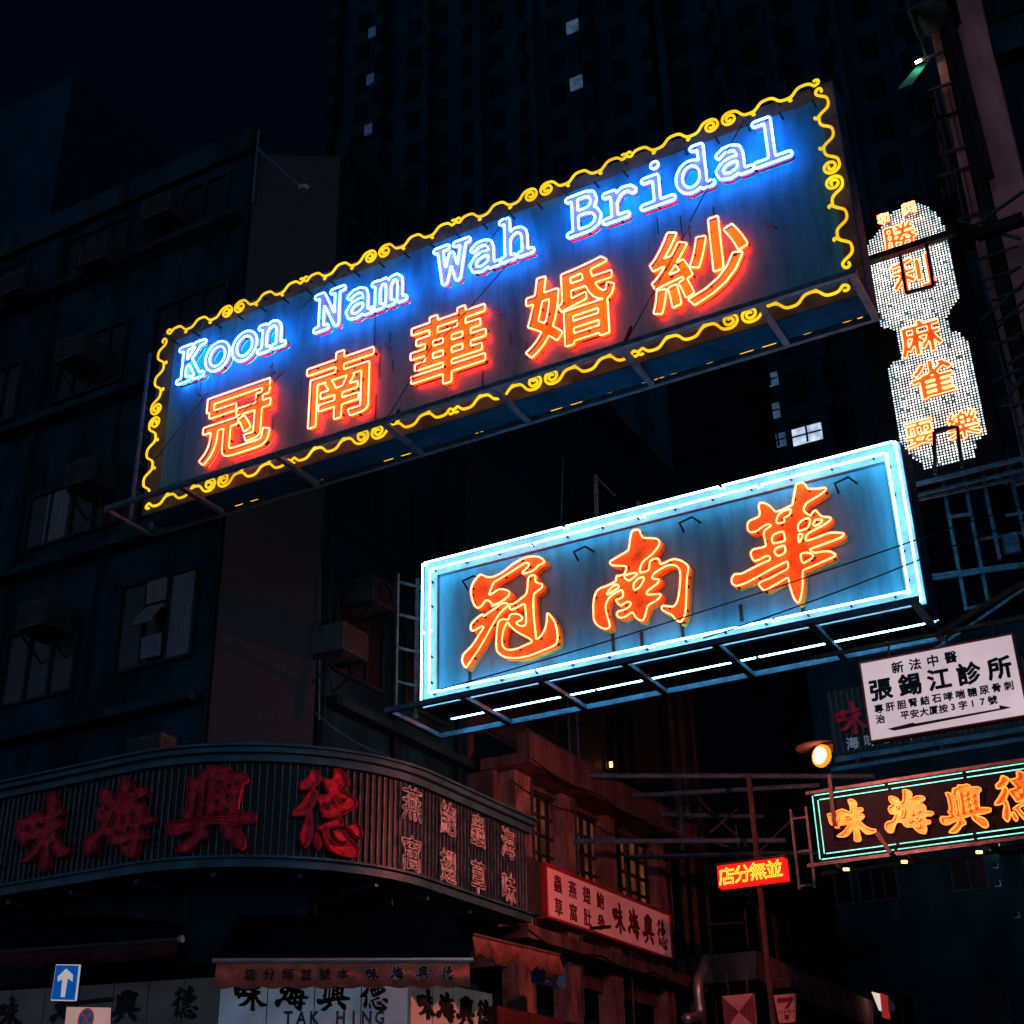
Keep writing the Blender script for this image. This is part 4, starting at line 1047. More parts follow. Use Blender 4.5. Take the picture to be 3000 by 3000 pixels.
# ------------------------------------------------------------------ curved corner signboard
CS = thing('curved_signboard', 'long unlit curved signboard with dark ribs and crimson brush characters round the corner', 'sign', (-11.2, 14.4, 5.7))
def corner_path(off=0.0, n=28, ext=9.0):
    """plan of the curved face, straight - rounded - straight, offset outwards"""
    cx_, cy_, R = -13.0, 16.1, 2.72
    R2 = R+off; P = []
    for k in range(13): P.append((cx_-ext+ext*k/13, cy_-R2))
    for k in range(n+1):
        t = -PI/2+PI/2*k/n; P.append((cx_+R2*math.cos(t), cy_+R2*math.sin(t)))
    for k in range(1, 9): P.append((cx_+R2, cy_+3.1*k/8))
    return P
def strip(mb, off0, z0, off1, z1, off2=None):
    """band between two offsets of the path"""
    A = corner_path(off0); B = corner_path(off1); n = len(A)
    mb.add([(x,y,z0) for x,y in A]+[(x,y,z1) for x,y in B], [(i,i+1,n+i+1,n+i) for i in range(n-1)])
def band(mb, o_in, o_out, z0, z1):
    strip(mb, o_out, z0, o_out, z1); strip(mb, o_out, z1, o_in, z1); strip(mb, o_in, z1, o_in, z0); strip(mb, o_in, z0, o_out, z0)
CZ0, CZ1 = 5.755, 6.985
mb = MB(); band(mb, -.30, 0, CZ0, CZ1); mb.build('board', RIBM, CS)
mb = MB(); band(mb, -.32, .10, CZ1, CZ1+.10); band(mb, -.32, .19, CZ1+.10, CZ1+.17); band(mb, -.32, .25, CZ1+.17, CZ1+.20); mb.build('cornice', MOULD, CS)
mb = MB(); band(mb, -.32, .07, CZ0-.14, CZ0); band(mb, -.32, .12, CZ0-.03, CZ0-.0); mb.build('bottom_moulding', MOULD, CS)
# arc length parametrisation for ribs and letters
def path_at(s, off=0.0):
    P = np.array(corner_path(0)); d = np.linalg.norm(np.diff(P, axis=0), axis=1); cs = np.concatenate([[0], np.cumsum(d)])
    i = int(np.clip(np.searchsorted(cs, s)-1, 0, len(d)-1)); t = (s-cs[i])/d[i]
    p = P[i]+(P[i+1]-P[i])*t
    i2 = min(i+1, len(d)-1); 
    d0 = (P[i+1]-P[i])/d[i]; im = max(i-1, 0); dm = (P[im+1]-P[im])/d[im]; d2 = (P[i2+1]-P[i2])/d[i2]
    u = d0*(1-abs(t-.5))+ (d2*(t-.5) if t > .5 else dm*(.5-t)); u /= np.linalg.norm(u)
    n_ = np.array([u[1], -u[0]])
    return p+n_*off, u, n_, cs[-1]
TOT = path_at(0)[3]
mb = MB()
for s in np.arange(.05, TOT-.02, .098):
    p, u, n_, _ = path_at(s)
    mb.obox((p[0], p[1], 0), (*u, 0), (*n_, 0), -.0045, .0045, 0.001, .026, CZ0+.001, CZ1-.001)
mb.build('rib', RIBL, CS)
def s_of(px, py, z):
    """arc length where a sight line at height z meets the face"""
    best = None
    for s in np.arange(0, TOT, .04):
        p, u, n_, _ = path_at(s)
        # project the point
        v = ROT@(np.array([p[0], p[1], z])-np.array(CAM)); X = 1500+F_PX*v[0]/-v[2]
        if best is None or abs(X-px) < best[0]: best = (abs(X-px), s)
    return best[1]
def curved_letter(G, s, cz, sx, sz):
    H = [[np.array([(x*sx, y*sz) for x, y in L]) for L in g] for g in G]
    vs, fs = fill_loops(H, 1.0, 0.012); mb = MB(); V = []
    for x, y, z in vs:
        p, u, n_, _ = path_at(s+x, .11 if z > 0 else .03); V.append((p[0], p[1], cz+y))
    mb.add(V, fs); lo = mb.build('letter', REDL, CS)
    t = MB()
    for g in H:
        for L in g:
            Q = []
            for x, y in L:
                p, u, n_, _ = path_at(s+x, .125); Q.append((p[0], p[1], cz+y))
            t.tube(Q, .010, True, 5)
    t.build('unlit_tube', mat('unlit_red_tube', (.25, .03, .03), .25, 0, .3) if 'unlit_red_tube' not in bpy.data.materials else bpy.data.materials['unlit_red_tube'], lo, True)
czm = (CZ0+CZ1)/2
for ch, px, sx, sz in (('味',145,1.02,1.06),('海',368,1.05,1.12),('興',625,1.05,1.12),('德',958,1.02,1.14)):
    curved_letter(BRUSH[ch], s_of(px, 0, czm), czm, sx, sz)
for col, px in (('燕窩',1195),('鮑翅',1302),('蟲草',1390),('海味',1478)):
    s = s_of(px, 0, czm)
    for k, ch in enumerate(col):
        v, f, L, wh = font_loops(ch, .50, .008, 2)
        mb = MB()
        for l in L:
            Q = []
            for x, y in l:
                p, u, n_, _ = path_at(s+x*.9, .06); Q.append((p[0], p[1], czm+.33-.68*k+y))
            mb.tube(Q, .012, True, 5)
        mb.build('letter', GLASSL, CS, True)
mb = MB()
A = corner_path(-.05); mb.prism(A+[(-13.0, 19.1), (-22, 16.3)], CZ0-.10, CZ0-.06)
mb.build('soffit', DSTEEL, CS)
mb = MB()
for s in np.arange(1.0, TOT-.6, 1.15):
    p, u, n_, _ = path_at(s, -.1); q = p-n_*.75; mb.bar((p[0], p[1], CZ0-.2), (q[0], q[1], CZ0-.2), .06)
build_each(mb, 'bracket', MOULD, CS)

# ------------------------------------------------------------------ shopfronts at the corner
def slab(mb, a, c, z0, z1, t0, t1):
    a = np.array(a[:2], float); c = np.array(c[:2], float); u = (c-a); L = np.linalg.norm(u); u /= L; n_ = np.array([u[1], -u[0]])
    mb.obox((a[0], a[1], 0), (*u, 0), (*n_, 0), 0, L, t0, t1, z0, z1); return u, n_, L
def fascia(label, pa, pb, zt, zb, material, chars, letmat, joints, size, zc, ink2=None, spread=(0.14, 0.86)):
    A = at(*pa, Z=zt); B = at(*pb, Z=zt)
    t = thing('shop_sign', label, 'shop sign', ((A[0]+B[0])/2, (A[1]+B[1])/2, zb))
    mb = MB(); u, n_, L = slab(mb, A, B, zb, zt, -.10, 0); mb.build('panel', material, t)
    pl = plane((A[0], A[1], 0), (*u, 0), (*n_, 0))
    for k, ch in enumerate(chars):
        if ch == ' ': continue
        mb = MB(); x = L*(spread[0]+(spread[1]-spread[0])*k/(len(chars)-1))
        brush_solid(mb, pl, BRUSH[ch], x, zc, size, size, .003, .03); mb.build('letter', letmat, t)
    mb = MB()
    for k in range(1, joints): mb.add([pl(L*k/joints-.006, zb, .002), pl(L*k/joints+.006, zb, .002), pl(L*k/joints+.006, zt, .002), pl(L*k/joints-.006, zt, .002)], [(0,1,2,3)])
    mb.build('panel_joint', BLACK, t)
    return t, pl, L
fascia('grey lightbox shop sign with four black characters behind the blue arrow sign', (-60,2907), (646,2862), 4.5, 3.2, FASC_G, '味海興德', INK, 7, .42, 4.20, spread=(.14, .87))  # no lightbox: panel glow replaces street light on it
t, pl, L = fascia('pale blue lightbox shop sign with English lettering under the orange awning', (650,2850), (1195,2850), 4.45, 3.0, FASC_B, '味海興德', INK, 4, .40, 4.18, spread=(.16, .82))  # no lightbox: panel glow replaces street light on it
write(t, 'lettering', 'TAK HING', pl, L*.365, 3.90, .165, .22, INKB, d0=.003, d1=.012, bold=.035, sx=.8)
fascia('narrow cream lightbox shop sign with four black characters at the lane side of the corner', (1205,2866), (1442,2912), 4.5, 3.2, FASC_W, '味海興德', INK, 4, .40, 4.20, spread=(.17, .88))  # no lightbox: panel glow replaces street light on it
mb = MB(); A = at(605, 2985, Z=4.0); slab(mb, A, A+np.array([.25,.18,0]), 3.86, 4.0, .0, .05); 
tag(mb.build('small_plate', WHITESIGN), 'tiny white plate on the wall left of the pale blue shop sign', 'sign')
# central awning
A = at(622, 2815, Z=4.5); B = at(1387, 2813, Z=4.5)
t = thing('awning', 'orange scalloped shop awning with black lettering and a pale front bar', 'awning', ((A[0]+B[0])/2, (A[1]+B[1])/2, 4.2))
u = (B-A)[:2]; L = np.linalg.norm(u); u = u/L; n_ = np.array([u[1], -u[0]]); pl = plane((A[0], A[1], 0), (*u, 0), (*n_, 0))
mb = MB(); mb.tube([pl(0, 4.5, 0), pl(L, 4.5, 0)], .032, False, 8); mb.build('front_bar', ALU, t)
mb = MB(); V = []; Fc = []
N = 66
for k in range(N+1):
    x = .05+(L-.1)*k/N; w = .02*math.sin(9*x); bot = 4.195-.035*abs(math.sin(x*PI/.31))
    V += [pl(x, 4.47, .0), pl(x, 4.33, .015+w*.5), pl(x, bot, .02+w), pl(x, bot, .012+w), pl(x, 4.33, .007+w*.5), pl(x, 4.47, -.008)]
for k in range(N):
    for j in range(5): Fc.append((k*6+j, (k+1)*6+j, (k+1)*6+j+1, k*6+j+1))
mb.add(V, Fc); mb.build('valance', AWN, t, True)
mb = MB()
for s in (0, 1):
    pass
q = [pl(0.02, 4.49, -.02), pl(L-.02, 4.49, -.02), pl(L-.25, 5.35, -.95), pl(.25, 5.35, -.95)]
mb.add(q+[np.array(p)+np.array([0,0,.012]) for p in q], [(3,2,1,0),(4,5,6,7),(0,1,5,4),(1,2,6,5),(2,3,7,6),(3,0,4,7)]); mb.build('canopy', AWNT, t)
write(t, 'lettering', '店分無並號本', pl, .48, 4.335, .228, .15, INK, d0=.022, d1=.034, bold=.015)
for k, ch in enumerate('味海興德'):
    mb = MB(); mw = MB()
    brush_solid(mb, pl, BRUSH[ch], 1.98+.315*k, 4.345, .165, .175, .036, .044); brush_solid(mw, pl, BRUSH[ch], 1.98+.315*k, 4.345, .165, .175, .028, .034, .007)
    mw.build('letter_outline', PALE, mb.build('letter', INK, t))
mb = MB()
for x in (.3, L-.3): mb.bar(pl(x, 4.5, -.02), pl(x, 4.95, -.95), .04)
build_each(mb, 'arm', ALU, t)
# left awning
A = at(-80, 2795, Z=4.85); B = at(525, 2752, Z=4.85)
t = thing('awning', 'dark maroon rolled awning above the grey shop sign at lower left', 'awning', ((A[0]+B[0])/2, (A[1]+B[1])/2, 4.6))
u = (B-A)[:2]; L = np.linalg.norm(u); u = u/L; n_ = np.array([u[1], -u[0]]); pl = plane((A[0], A[1], 0), (*u, 0), (*n_, 0))
mb = MB(); mb.tube([pl(0, 4.85, 0), pl(L+.05, 4.85, 0)], .03, False, 8); mb.build('front_bar', DSTEEL, t)
mb = MB(); mb.tube([pl(L, 4.85, 0), pl(L+.05, 4.85, 0)], .05, False, 10); mb.build('end_cap', ALU, t)
mb = MB(); V = []; Fc = []
for k in range(61):
    x = L*k/60; w = .02*math.sin(7*x); V += [pl(x, 4.83, 0), pl(x, 4.63+.012*math.sin(5*x), .02+w), pl(x, 4.63+.012*math.sin(5*x), .01+w), pl(x, 4.83, -.01)]
for k in range(60):
    for j in range(3): Fc.append((k*4+j, (k+1)*4+j, (k+1)*4+j+1, k*4+j+1))
mb.add(V, Fc); mb.build('valance', AWNM, t, True)
q = [pl(0, 4.84, -.02), pl(L, 4.84, -.02), pl(L-.1, 5.4, -.7), pl(0, 5.4, -.7)]
mb = MB(); mb.add(q+[np.array(p)+np.array([0,0,.012]) for p in q], [(3,2,1,0),(4,5,6,7),(0,1,5,4),(1,2,6,5),(2,3,7,6),(3,0,4,7)]); mb.build('canopy', AWNT, t)
# upper shop wall panel under the soffit
mb = MB(); slab(mb, at(1050, 2620, Z=5.4), at(1060, 2640, Z=5.4), 4.7, 5.3, 0, .01)
# fluorescent fixtures under the curved sign
for a, c, lab in (((675,2700),(725,2716),'short unlit batten lamp under the curved sign at left'),((720,2712),(1090,2728),'long unlit batten lamp under the middle of the curved sign'),((1120,2690),(1290,2745),'unlit batten lamp under the right part of the curved sign')):
    A = at(*a, Z=5.2); B = at(*c, Z=5.2); mb = MB(); mb.bar(A, B, .07, .05)
    mb.bar(A*.85+B*.15, A*.85+B*.15+np.array([0,0,.42]), .02); mb.bar(A*.15+B*.85, A*.15+B*.85+np.array([0,0,.42]), .02)
    tag(mb.build('batten_lamp', MOULD), lab, 'lamp', 'batten lamps under the curved sign')

# ------------------------------------------------------------------ traffic signs
TSY = 11.0
t = thing('traffic_sign', 'blue rectangular traffic sign with white upward arrow', 'traffic sign', (-11.4, TSY, 0), 'traffic signs on the post')
def quadp(name, material, parent, P, y, th):
    mb = MB(); mb.slab_xz(P, y, y+th); return mb.build(name, material, parent)
P = [tuple(at(px, py, Y=TSY)[[0,2]]) for px, py in ((166,2828),(231,2829),(219,2930),(151,2928))]
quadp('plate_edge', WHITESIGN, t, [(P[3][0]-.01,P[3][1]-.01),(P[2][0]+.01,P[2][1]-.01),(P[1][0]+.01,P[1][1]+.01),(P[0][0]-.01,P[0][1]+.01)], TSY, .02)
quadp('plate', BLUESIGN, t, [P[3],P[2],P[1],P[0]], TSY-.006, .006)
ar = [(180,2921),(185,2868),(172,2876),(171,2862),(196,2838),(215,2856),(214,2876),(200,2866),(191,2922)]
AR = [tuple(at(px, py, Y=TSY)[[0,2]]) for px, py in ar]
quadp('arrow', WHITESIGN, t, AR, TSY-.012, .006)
mb = MB(); a = at(180, 2945, Y=TSY+.06); mb.tube([(a[0]+.12, TSY+.07, 0), (a[0]+.12, TSY+.07, a[2]+.38)], .038, False, 10); mb.build('post', DSTEEL, t)
t = thing('traffic_sign', 'pale square no stopping sign with a red crossed blue disc', 'traffic sign', (-11.0, TSY-.05, 3.2), 'traffic signs on the post')
P = [tuple(at(px, py, Y=TSY-.05)[[0,2]]) for px, py in ((195,2950),(321,2952),(316,3060),(184,3056))]
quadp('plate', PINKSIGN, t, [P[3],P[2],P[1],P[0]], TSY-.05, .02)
c = at(253, 2987, Y=TSY-.05)
def disc(name, material, r0, r1, y):
    mb = MB(); n = 40
    mb.add([(c[0]+r*math.cos(2*PI*k/n), y, c[2]+r*math.sin(2*PI*k/n)) for r in (r0, r1) for k in range(n)], [(k,(k+1)%n,n+(k+1)%n,n+k) for k in range(n)])
    return mb.build(name, material, t)
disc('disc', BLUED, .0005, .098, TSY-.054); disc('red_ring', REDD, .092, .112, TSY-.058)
mb = MB()
for s in (1, -1):
    mb.bar((c[0]-.07, TSY-.06, c[2]-.07*s), (c[0]+.07, TSY-.06, c[2]+.07*s), .004, .02) if False else mb.add([(c[0]-.075, TSY-.057-.001*s, c[2]-.06*s), (c[0]-.06, TSY-.057-.001*s, c[2]-.075*s), (c[0]+.075, TSY-.057-.001*s, c[2]+.06*s), (c[0]+.06, TSY-.057-.001*s, c[2]+.075*s)], [(0,1,2,3)])
mb.build('red_cross', REDD, t)
mb = MB(); mb.box((P[0][0]-.02, TSY-.05, P[0][1]+.01), (P[1][0]+.03, TSY, P[0][1]+.05)); build_each(mb, 'bracket', BLACK, t)

# ------------------------------------------------------------------ old shophouse along the lane
SXF = -10.6
SH = thing('shophouse', 'low old shophouse with plaster pilasters and barred windows along the lane', 'building', (SXF, 23, 0))
Y0, Y1 = 19.25, 26.6
mb = MB(); mb.box((-18, Y0, 5.5), (SXF-.28, Y1, 8.15)); mb.box((-18, Y0, 0.13), (SXF-.9, Y1, 5.5)); mb.build('wall', DPLAST, SH)
for a, c in ((1512,1560),(1652,1688),(1775,1803),(1922,1945)):
    ya = at(a, 2450, X=SXF)[1]; yb = at(c, 2450, X=SXF)[1]
    mb = MB(); mb.box((SXF-.3, ya, 4.4), (SXF, yb, 8.16)); mb.build('pilaster', PLAST, SH)
mb = MB(); mb.box((SXF-.5, Y0-.05, 8.16), (SXF+.42, Y1, 8.34)); mb.box((SXF+.2, Y0-.05, 8.34), (SXF+.42, Y1, 8.66)); build_each(mb, 'balcony_slab', DPLAST, SH)
mb = MB()
mb.box((SXF-.3, Y0, 5.42), (SXF+.3, Y1, 5.62)); mb.box((SXF-.9, Y0, 5.05), (SXF-.2, Y1, 5.42)); build_each(mb, 'lintel', DPLAST, SH)
mb = MB(); mb.box((-18, Y0, 8.34), (SXF-.75, 30, 14.5)); mb.build('upper_wall', TILE, SH)
for ya, yb in ((20.05, 21.35), (22.0, 23.3), (23.9, 25.6)):
    window(SH, (SXF-.28, (ya+yb)/2, 6.72), US, NS, yb-ya-.05, 1.3, 4, 4, fm=DFRAME, pm=WIN_O, depth=.10)
window(SH, (SXF-.75, 22.2, 9.6), US, NS, 1.6, 1.5, 3, 2, fm=DFRAME)
window(SH, (SXF-.75, 25.4, 9.6), US, NS, 1.6, 1.5, 3, 2, fm=DFRAME)
mb = MB()
for (y, x) in ((26.75, SXF-.1), (27.0, SXF+.02), (27.3, SXF-.05), (27.62, SXF+.05)):
    mb.tube([(x, y, .13), (x, y, 13)], .07 if y < 27.2 else .05, False, 8)
build_each(mb, 'drain_pipe', RUST, SH)
mb = MB()
yy = at(1985, 2440, X=SXF)[1]
mb.tube([(SXF+.32, Y0, 8.74), (SXF+.32, Y1, 8.74)], .02, False, 6)
for y in np.arange(Y0+.1, Y1, .9): mb.bar((SXF+.32, y, 8.66), (SXF+.32, y, 8.74), .02)
for y in (20.9, 21.25): mb.bar((SXF+.32, y, 8.66), (SXF+.32, y, 10.4), .03)
mb.build('railing', STEEL, SH)
for ya, yb in ((20.05, 21.35), (22.0, 23.3), (23.9, 25.6)):
    mb = MB(); mb.box((SXF-.28, ya-.02, 8.06), (SXF-.12, yb+.02, 8.13)); mb.build('window_hood', DPLAST, SH)
    mb = MB(); mb.box((SXF-.28, ya+.15, 6.45), (SXF-.02, ya+.19, 6.66)); mb.box((SXF-.28, yb-.19, 6.45), (SXF-.02, yb-.15, 6.66)); mb.box((SXF-.28, ya+.05, 6.66), (SXF+.02, yb-.05, 6.69)); mb.build('window_ledge', DPLAST, SH)
mb = MB()
for y_, z0_, z1_ in ((20.0, 5.7, 8.1), (21.62, 4.5, 8.1), (23.62, 4.5, 8.1), (25.75, 5.6, 8.1)): mb.tube([(SXF+.03, y_, z0_), (SXF+.035, y_+.02, (z0_+z1_)/2), (SXF+.03, y_, z1_)], .022, False, 6)
build_each(mb, 'drain_pipe', DSTEEL, SH)
mb = MB()
for z_, sg in ((7.95, .12), (5.52, .18), (8.22, .10)):
    mb.tube([(SXF+.44 if z_ > 8.1 else SXF+.32 if z_ < 6 else SXF+.02, Y0+(Y1-Y0)*k/14, z_-sg*abs(math.sin(k/14*PI*3))) for k in range(15)], .012, False, 5)
build_each(mb, 'wiring', BLACK, SH)
# bracket rods
mb = MB(); mb.bar(at(1530, 2735, Z=5.9), at(1790, 2715, Z=5.95), .05); mb.bar(at(1600, 2690, Z=5.98), at(1702, 2725, Z=5.9), .04)
build_each(mb, 'iron_rod', BLACK, SH)
a = at(1085, 1345, X=SXF-.7)
air_con(SXF-.75, 23.9, 11.25, (1,0), 'rusty air conditioner under the right half of the three-character sign', w=.8, h=.55)
air_con(SXF-.75, 24.0, 16.1-3.0, (1,0), 'air conditioner on the dark wall in the gap between the two large signs', w=.7)
a = at(1790, 2240, X=SXF-.6)
t = thing('wall_lamp', 'tiny amber lamp glowing on the upper shophouse wall', 'lamp', a)
mb = MB(); mb.tube([a+np.array([0,0,-.05]), a+np.array([0,0,.05])], .035, False, 8); mb.build('bulb', LAMP_S, t); mb = MB(); mb.box(a+np.array([-.14,-.03,.05]), a+np.array([.03,.03,.08])); build_each(mb, 'bracket', DSTEEL, t)
# wall sign
WZ0, WZ1 = 5.90, 6.69
A = at(1597, 2550, X=SXF+.15); B = at(1960, 2695, X=SXF+.15)
t = thing('wall_sign', 'long pale wall sign with dark red characters lit red on the shophouse', 'shop sign', (SXF+.1, (A[1]+B[1])/2, WZ0))
ya, yb = A[1], B[1]
mb = MB(); mb.box((SXF+.02, ya, WZ0), (SXF+.15, yb, WZ1)); mb.build('panel', PALE_GLOW, t)
mb = MB(); 
for z0, z1 in ((WZ0-.04, WZ0), (WZ1, WZ1+.05)): mb.box((SXF+.0, ya-.04, z0), (SXF+.19, yb+.04, z1))
mb.box((SXF, ya-.05, WZ0), (SXF+.19, ya, WZ1)); mb.box((SXF, yb, WZ0), (SXF+.19, yb+.05, WZ1)); mb.build('frame', REDSIGN, t)
pw = plane((SXF+.153, ya, 0), (0,1,0), (1,0,0)); LW = yb-ya
write(t, 'lettering', '蟲燕翅鮑', pw, LW*.085, 6.475, LW*.105, .30, INKR, bold=.02)
write(t, 'lettering', '草窩肚參', pw, LW*.085, 6.10, LW*.105, .30, INKR, bold=.02)
for k, ch in enumerate('味海興德'):
    mb = MB(); brush_solid(mb, pw, BRUSH[ch], LW*(.545+.125*k), 6.29, .50, .55, .0, .008); mb.build('letter', INKR, t)
# side board of the wall sign at its near end
mb = MB(); mb.box((SXF+.0, ya-.75, 5.88), (SXF+.12, ya-.10, 6.75)); tag(mb.build('dark_panel', DSTEEL), 'dark blank board beside the near end of the red lit wall sign', 'board')
# lower lane shops: small dark signs and tiled shopfront
t = thing('awning', 'tattered rust coloured awning at the lane side below the curved sign', 'awning', (-10, 18.5, 4.8))
A = at(1385, 2740, Z=5.0); B = at(1640, 2800, Z=5.0)
u = (B-A)[:2]; L = np.linalg.norm(u); u = u/L; n_ = np.array([u[1], -u[0]]); pl = plane((A[0], A[1], 0), (*u, 0), (*n_, 0))
V = []; Fc = []; mb = MB()
for k in range(41):
    x = L*k/40; V += [pl(x, 5.0, 0), pl(x, 4.72+.03*math.sin(9*x)+.03*math.sin(23*x), .05+.03*math.sin(6*x)), pl(x, 4.72+.03*math.sin(9*x)+.03*math.sin(23*x), .03+.03*math.sin(6*x)), pl(x, 5.0, -.015)]
for k in range(40):
    for j in range(3): Fc.append((k*4+j, (k+1)*4+j, (k+1)*4+j+1, k*4+j+1))
mb.add(V, Fc); mb.build('valance', RAWN, t, True); mb = MB(); mb.tube([pl(0,5.01,0), pl(L,5.01,0)], .025, False, 8); mb.build('front_bar', RUST, t)
t = thing('hanging_sign', 'small square dark sign with one faint character beneath the wall sign', 'sign', (-10, 20.0, 4.6))
A = at(1555, 2815, X=-9.9); Bq = at(1640, 2900, X=-9.9)
mb = MB(); mb.box((-9.9, A[1], Bq[2]), (-9.8, Bq[1], A[2])); mb.build('panel', BLUEP, t)
pw = plane((-9.795, A[1], 0), (0,1,0), (1,0,0)); write(t, 'lettering', '樂', pw, (Bq[1]-A[1])/2, (A[2]+Bq[2])/2, .2, .42, INK, bold=.02)
t = thing('shop_sign', 'red trimmed pale shop board low beside the lane', 'shop sign', (-10.3, 20.5, 4.0))
A = at(1445, 2930, X=-10.3); B = at(1830, 3000, X=-10.3)
mb = MB(); mb.box((-10.4, A[1], 3.2), (-10.3, B[1], 4.02)); mb.build('panel', PALE, t)
mb = MB(); mb.box((-10.4, A[1], 4.02), (-10.24, B[1], 4.3)); mb.build('fascia', OXIDE, t)
t = thing('barred_window', 'small barred window below the red lit wall sign', 'window', (SXF-.85, 23.2, 4.4))
mb = MB()
yc = at(1705, 2910, X=SXF-.85)
for k in range(9): mb.bar((SXF-.80, yc[1]-.4+k*.1, yc[2]-.3), (SXF-.80, yc[1]-.4+k*.1, yc[2]+.35), .022)
for z in (-.3, 0, .35): mb.bar((SXF-.80, yc[1]-.45, yc[2]+z), (SXF-.80, yc[1]+.45, yc[2]+z), .02)
mb.build('bars', ALU, t); mb = MB(); mb.box((SXF-.9, yc[1]-.45, yc[2]-.3), (SXF-.86, yc[1]+.45, yc[2]+.35)); mb.build('pane', GLASS, t)
# bent duct
t = thing('duct_pipe', 'pale bent ventilation duct standing beside the lane', 'pipe', (-9.6, 26, 4))
a = [at(px, py, X=-9.9) for px, py in ((2070,2822),(2048,2868),(2045,2900),(2050,2975),(2010,2985))]
mb = MB(); mb.tube(smooth_loop(a, 5, False), .10, False, 10); mb.build('duct', ALU, t, True)
mb = MB(); mb.tube([a[0]+np.array([0,-.05,.03]), a[0]+np.array([.05,.06,.05])], .13, False, 10); mb.build('cowl', PLAST, t)

# ------------------------------------------------------------------ concrete ramp with railing further down the lane
RP = thing('concrete_terrace', 'raised concrete terrace with thin railing posts along the lane', 'terrace', (-9.5, 31, 0))
ry0 = at(2215, 2785, X=-9.5)[1]
pa = at(2215, 2785, X=-9.5); pb = at(2215, 2868, X=-9.5); pc = at(2560, 2935, X=-9.5); pd = at(2560, 3010, X=-9.5)
mb = MB()
mb.add([(-9.5,pa[1],pa[2]),(-9.5,pc[1],pc[2]),(-9.5,pd[1],pd[2]),(-9.5,pb[1],pb[2]),(-11.2,pa[1],pa[2]),(-11.2,pc[1],pc[2]),(-11.2,pd[1],pd[2]),(-11.2,pb[1],pb[2])],
       [(0,3,2,1),(4,5,6,7),(0,1,5,4),(3,7,6,2),(0,4,7,3),(1,2,6,5)])
mb.build('parapet', PARA, RP)
mb = MB()
for px, py in ((2066,2790),(2193,2780)):
    a = at(px, py, Y=pa[1]); mb.bar(a, a+np.array([0,0,.80]), .035)
a = at(2062, 2710, Y=pa[1]); c = at(2188, 2702, Y=pa[1]); mb.bar(a, c, .03)
for k in range(9):
    tt = (k+.5)/9; p = np.array([-9.55, pa[1]+(pc[1]-pa[1])*tt, pa[2]+(pc[2]-pa[2])*tt])
    mb.bar(p, p+np.array([0,0,.95]), .03); mb.bar(p+np.array([0,.14,0]), p+np.array([0,.14,.95]), .03)
p = np.array([-9.55, pa[1], pa[2]+.95]); q = np.array([-9.55, pc[1], pc[2]+.95]); mb.bar(p, q, .035)
mb.build('railing', RUST, RP)
mb = MB(); mb.box((-11.0, pa[1]+.2, .13), (-10.6, pa[1]+.6, pb[2])); mb.box((-11.0, pc[1]-.6, .13), (-10.6, pc[1]-.2, pd[2])); build_each(mb, 'pier', CONC, RP)

# hanging signs down the lane
t = thing('hanging_sign', 'square pink and dark red sign divided into four triangles', 'sign', (-8.0, 22, 4.0))
P = [at(px, py, Y=22)[[0,2]] for px, py in ((2115,2918),(2207,2914),(2215,3010),(2122,3012))]; c = sum(P)/4
mb = MB()
x0, x1 = P[0][0], P[1][0]; z1, z0 = P[0][1], P[0][1]-(x1-x0)
mb.box((x0, 22.0, z0), (x1, 22.06, z1)); mb.build('panel', mat('pale_pink_panel', (.50,.22,.22), .5), t)
mb = MB(); cc = ((x0+x1)/2, (z0+z1)/2)
mb.add([(x0,21.997,z0),(cc[0],21.997,cc[1]),(x0,21.997,z1)], [(0,1,2)]); mb.add([(x1,21.997,z0),(x1,21.997,z1),(cc[0],21.997,cc[1])], [(0,1,2)])
mb.build('triangle_pattern', mat('dark_red_panel', (.16,.04,.05), .5), t)
mb = MB(); mb.bar((x0+.1, 22.03, z1), (x0+.1, 22.03, z1+.35), .02); mb.bar((x1-.1, 22.03, z1), (x1-.1, 22.03, z1+.35), .02); build_each(mb, 'hanger', RUST, t)
t = thing('hanging_sign', 'white convenience store sign with large numeral seven above small lettering', 'sign', (-7.9, 24, 4.3))
P = [at(px, py, Y=24)[[0,2]] for px, py in ((2267,2916),(2331,2911),(2327,2983),(2278,2986))]
mb = MB(); q0 = at(2255, 2898, Y=24.05)[[0,2]]; q1 = at(2345, 2992, Y=24.05)[[0,2]]
mb.box((q0[0], 24.02, q1[1]-.2), (q1[0]+.02, 24.10, q0[1])); mb.build('backing', BLACKB, t)
cx7 = (P[0][0]+P[1][0])/2; zt = P[0][1]; w = (P[1][0]-P[0][0])/2
def S(pts): return [(cx7+a*w, zt+(b_-0)*w) for a, b_ in pts]
mb = MB(); mb.slab_xz(S([(-.75,-2.35),(.75,-2.35),(1.0,0),(-1.0,0)]), 23.99, 24.02); mb.build('panel', mat('pinkish_white_panel', (.55,.30,.28), .5), t)
mb = MB(); mb.slab_xz(S([(-.72,-.28),(.72,-.28),(.72,-.55),(.18,-1.2),(-.12,-1.2),(.32,-.66),(-.72,-.66)][::-1]), 23.984, 23.99); mb.build('numeral', mat('dark_red_numeral', (.16,.02,.03), .5), t)
pl = plane((cx7, 23.988, 0), (1,0,0), (0,-1,0)); write(t, 'lettering', 'ELEVEn', pl, -w*.62, zt-1.46*w, w*.25, w*.42, INK, bold=.02, sx=.8)
mb = MB(); mb.slab_xz(S([(-.18,-2.1),(.18,-2.1),(.22,-1.72),(-.22,-1.72)]), 23.984, 23.99); mb.build('emblem', INKR, t)
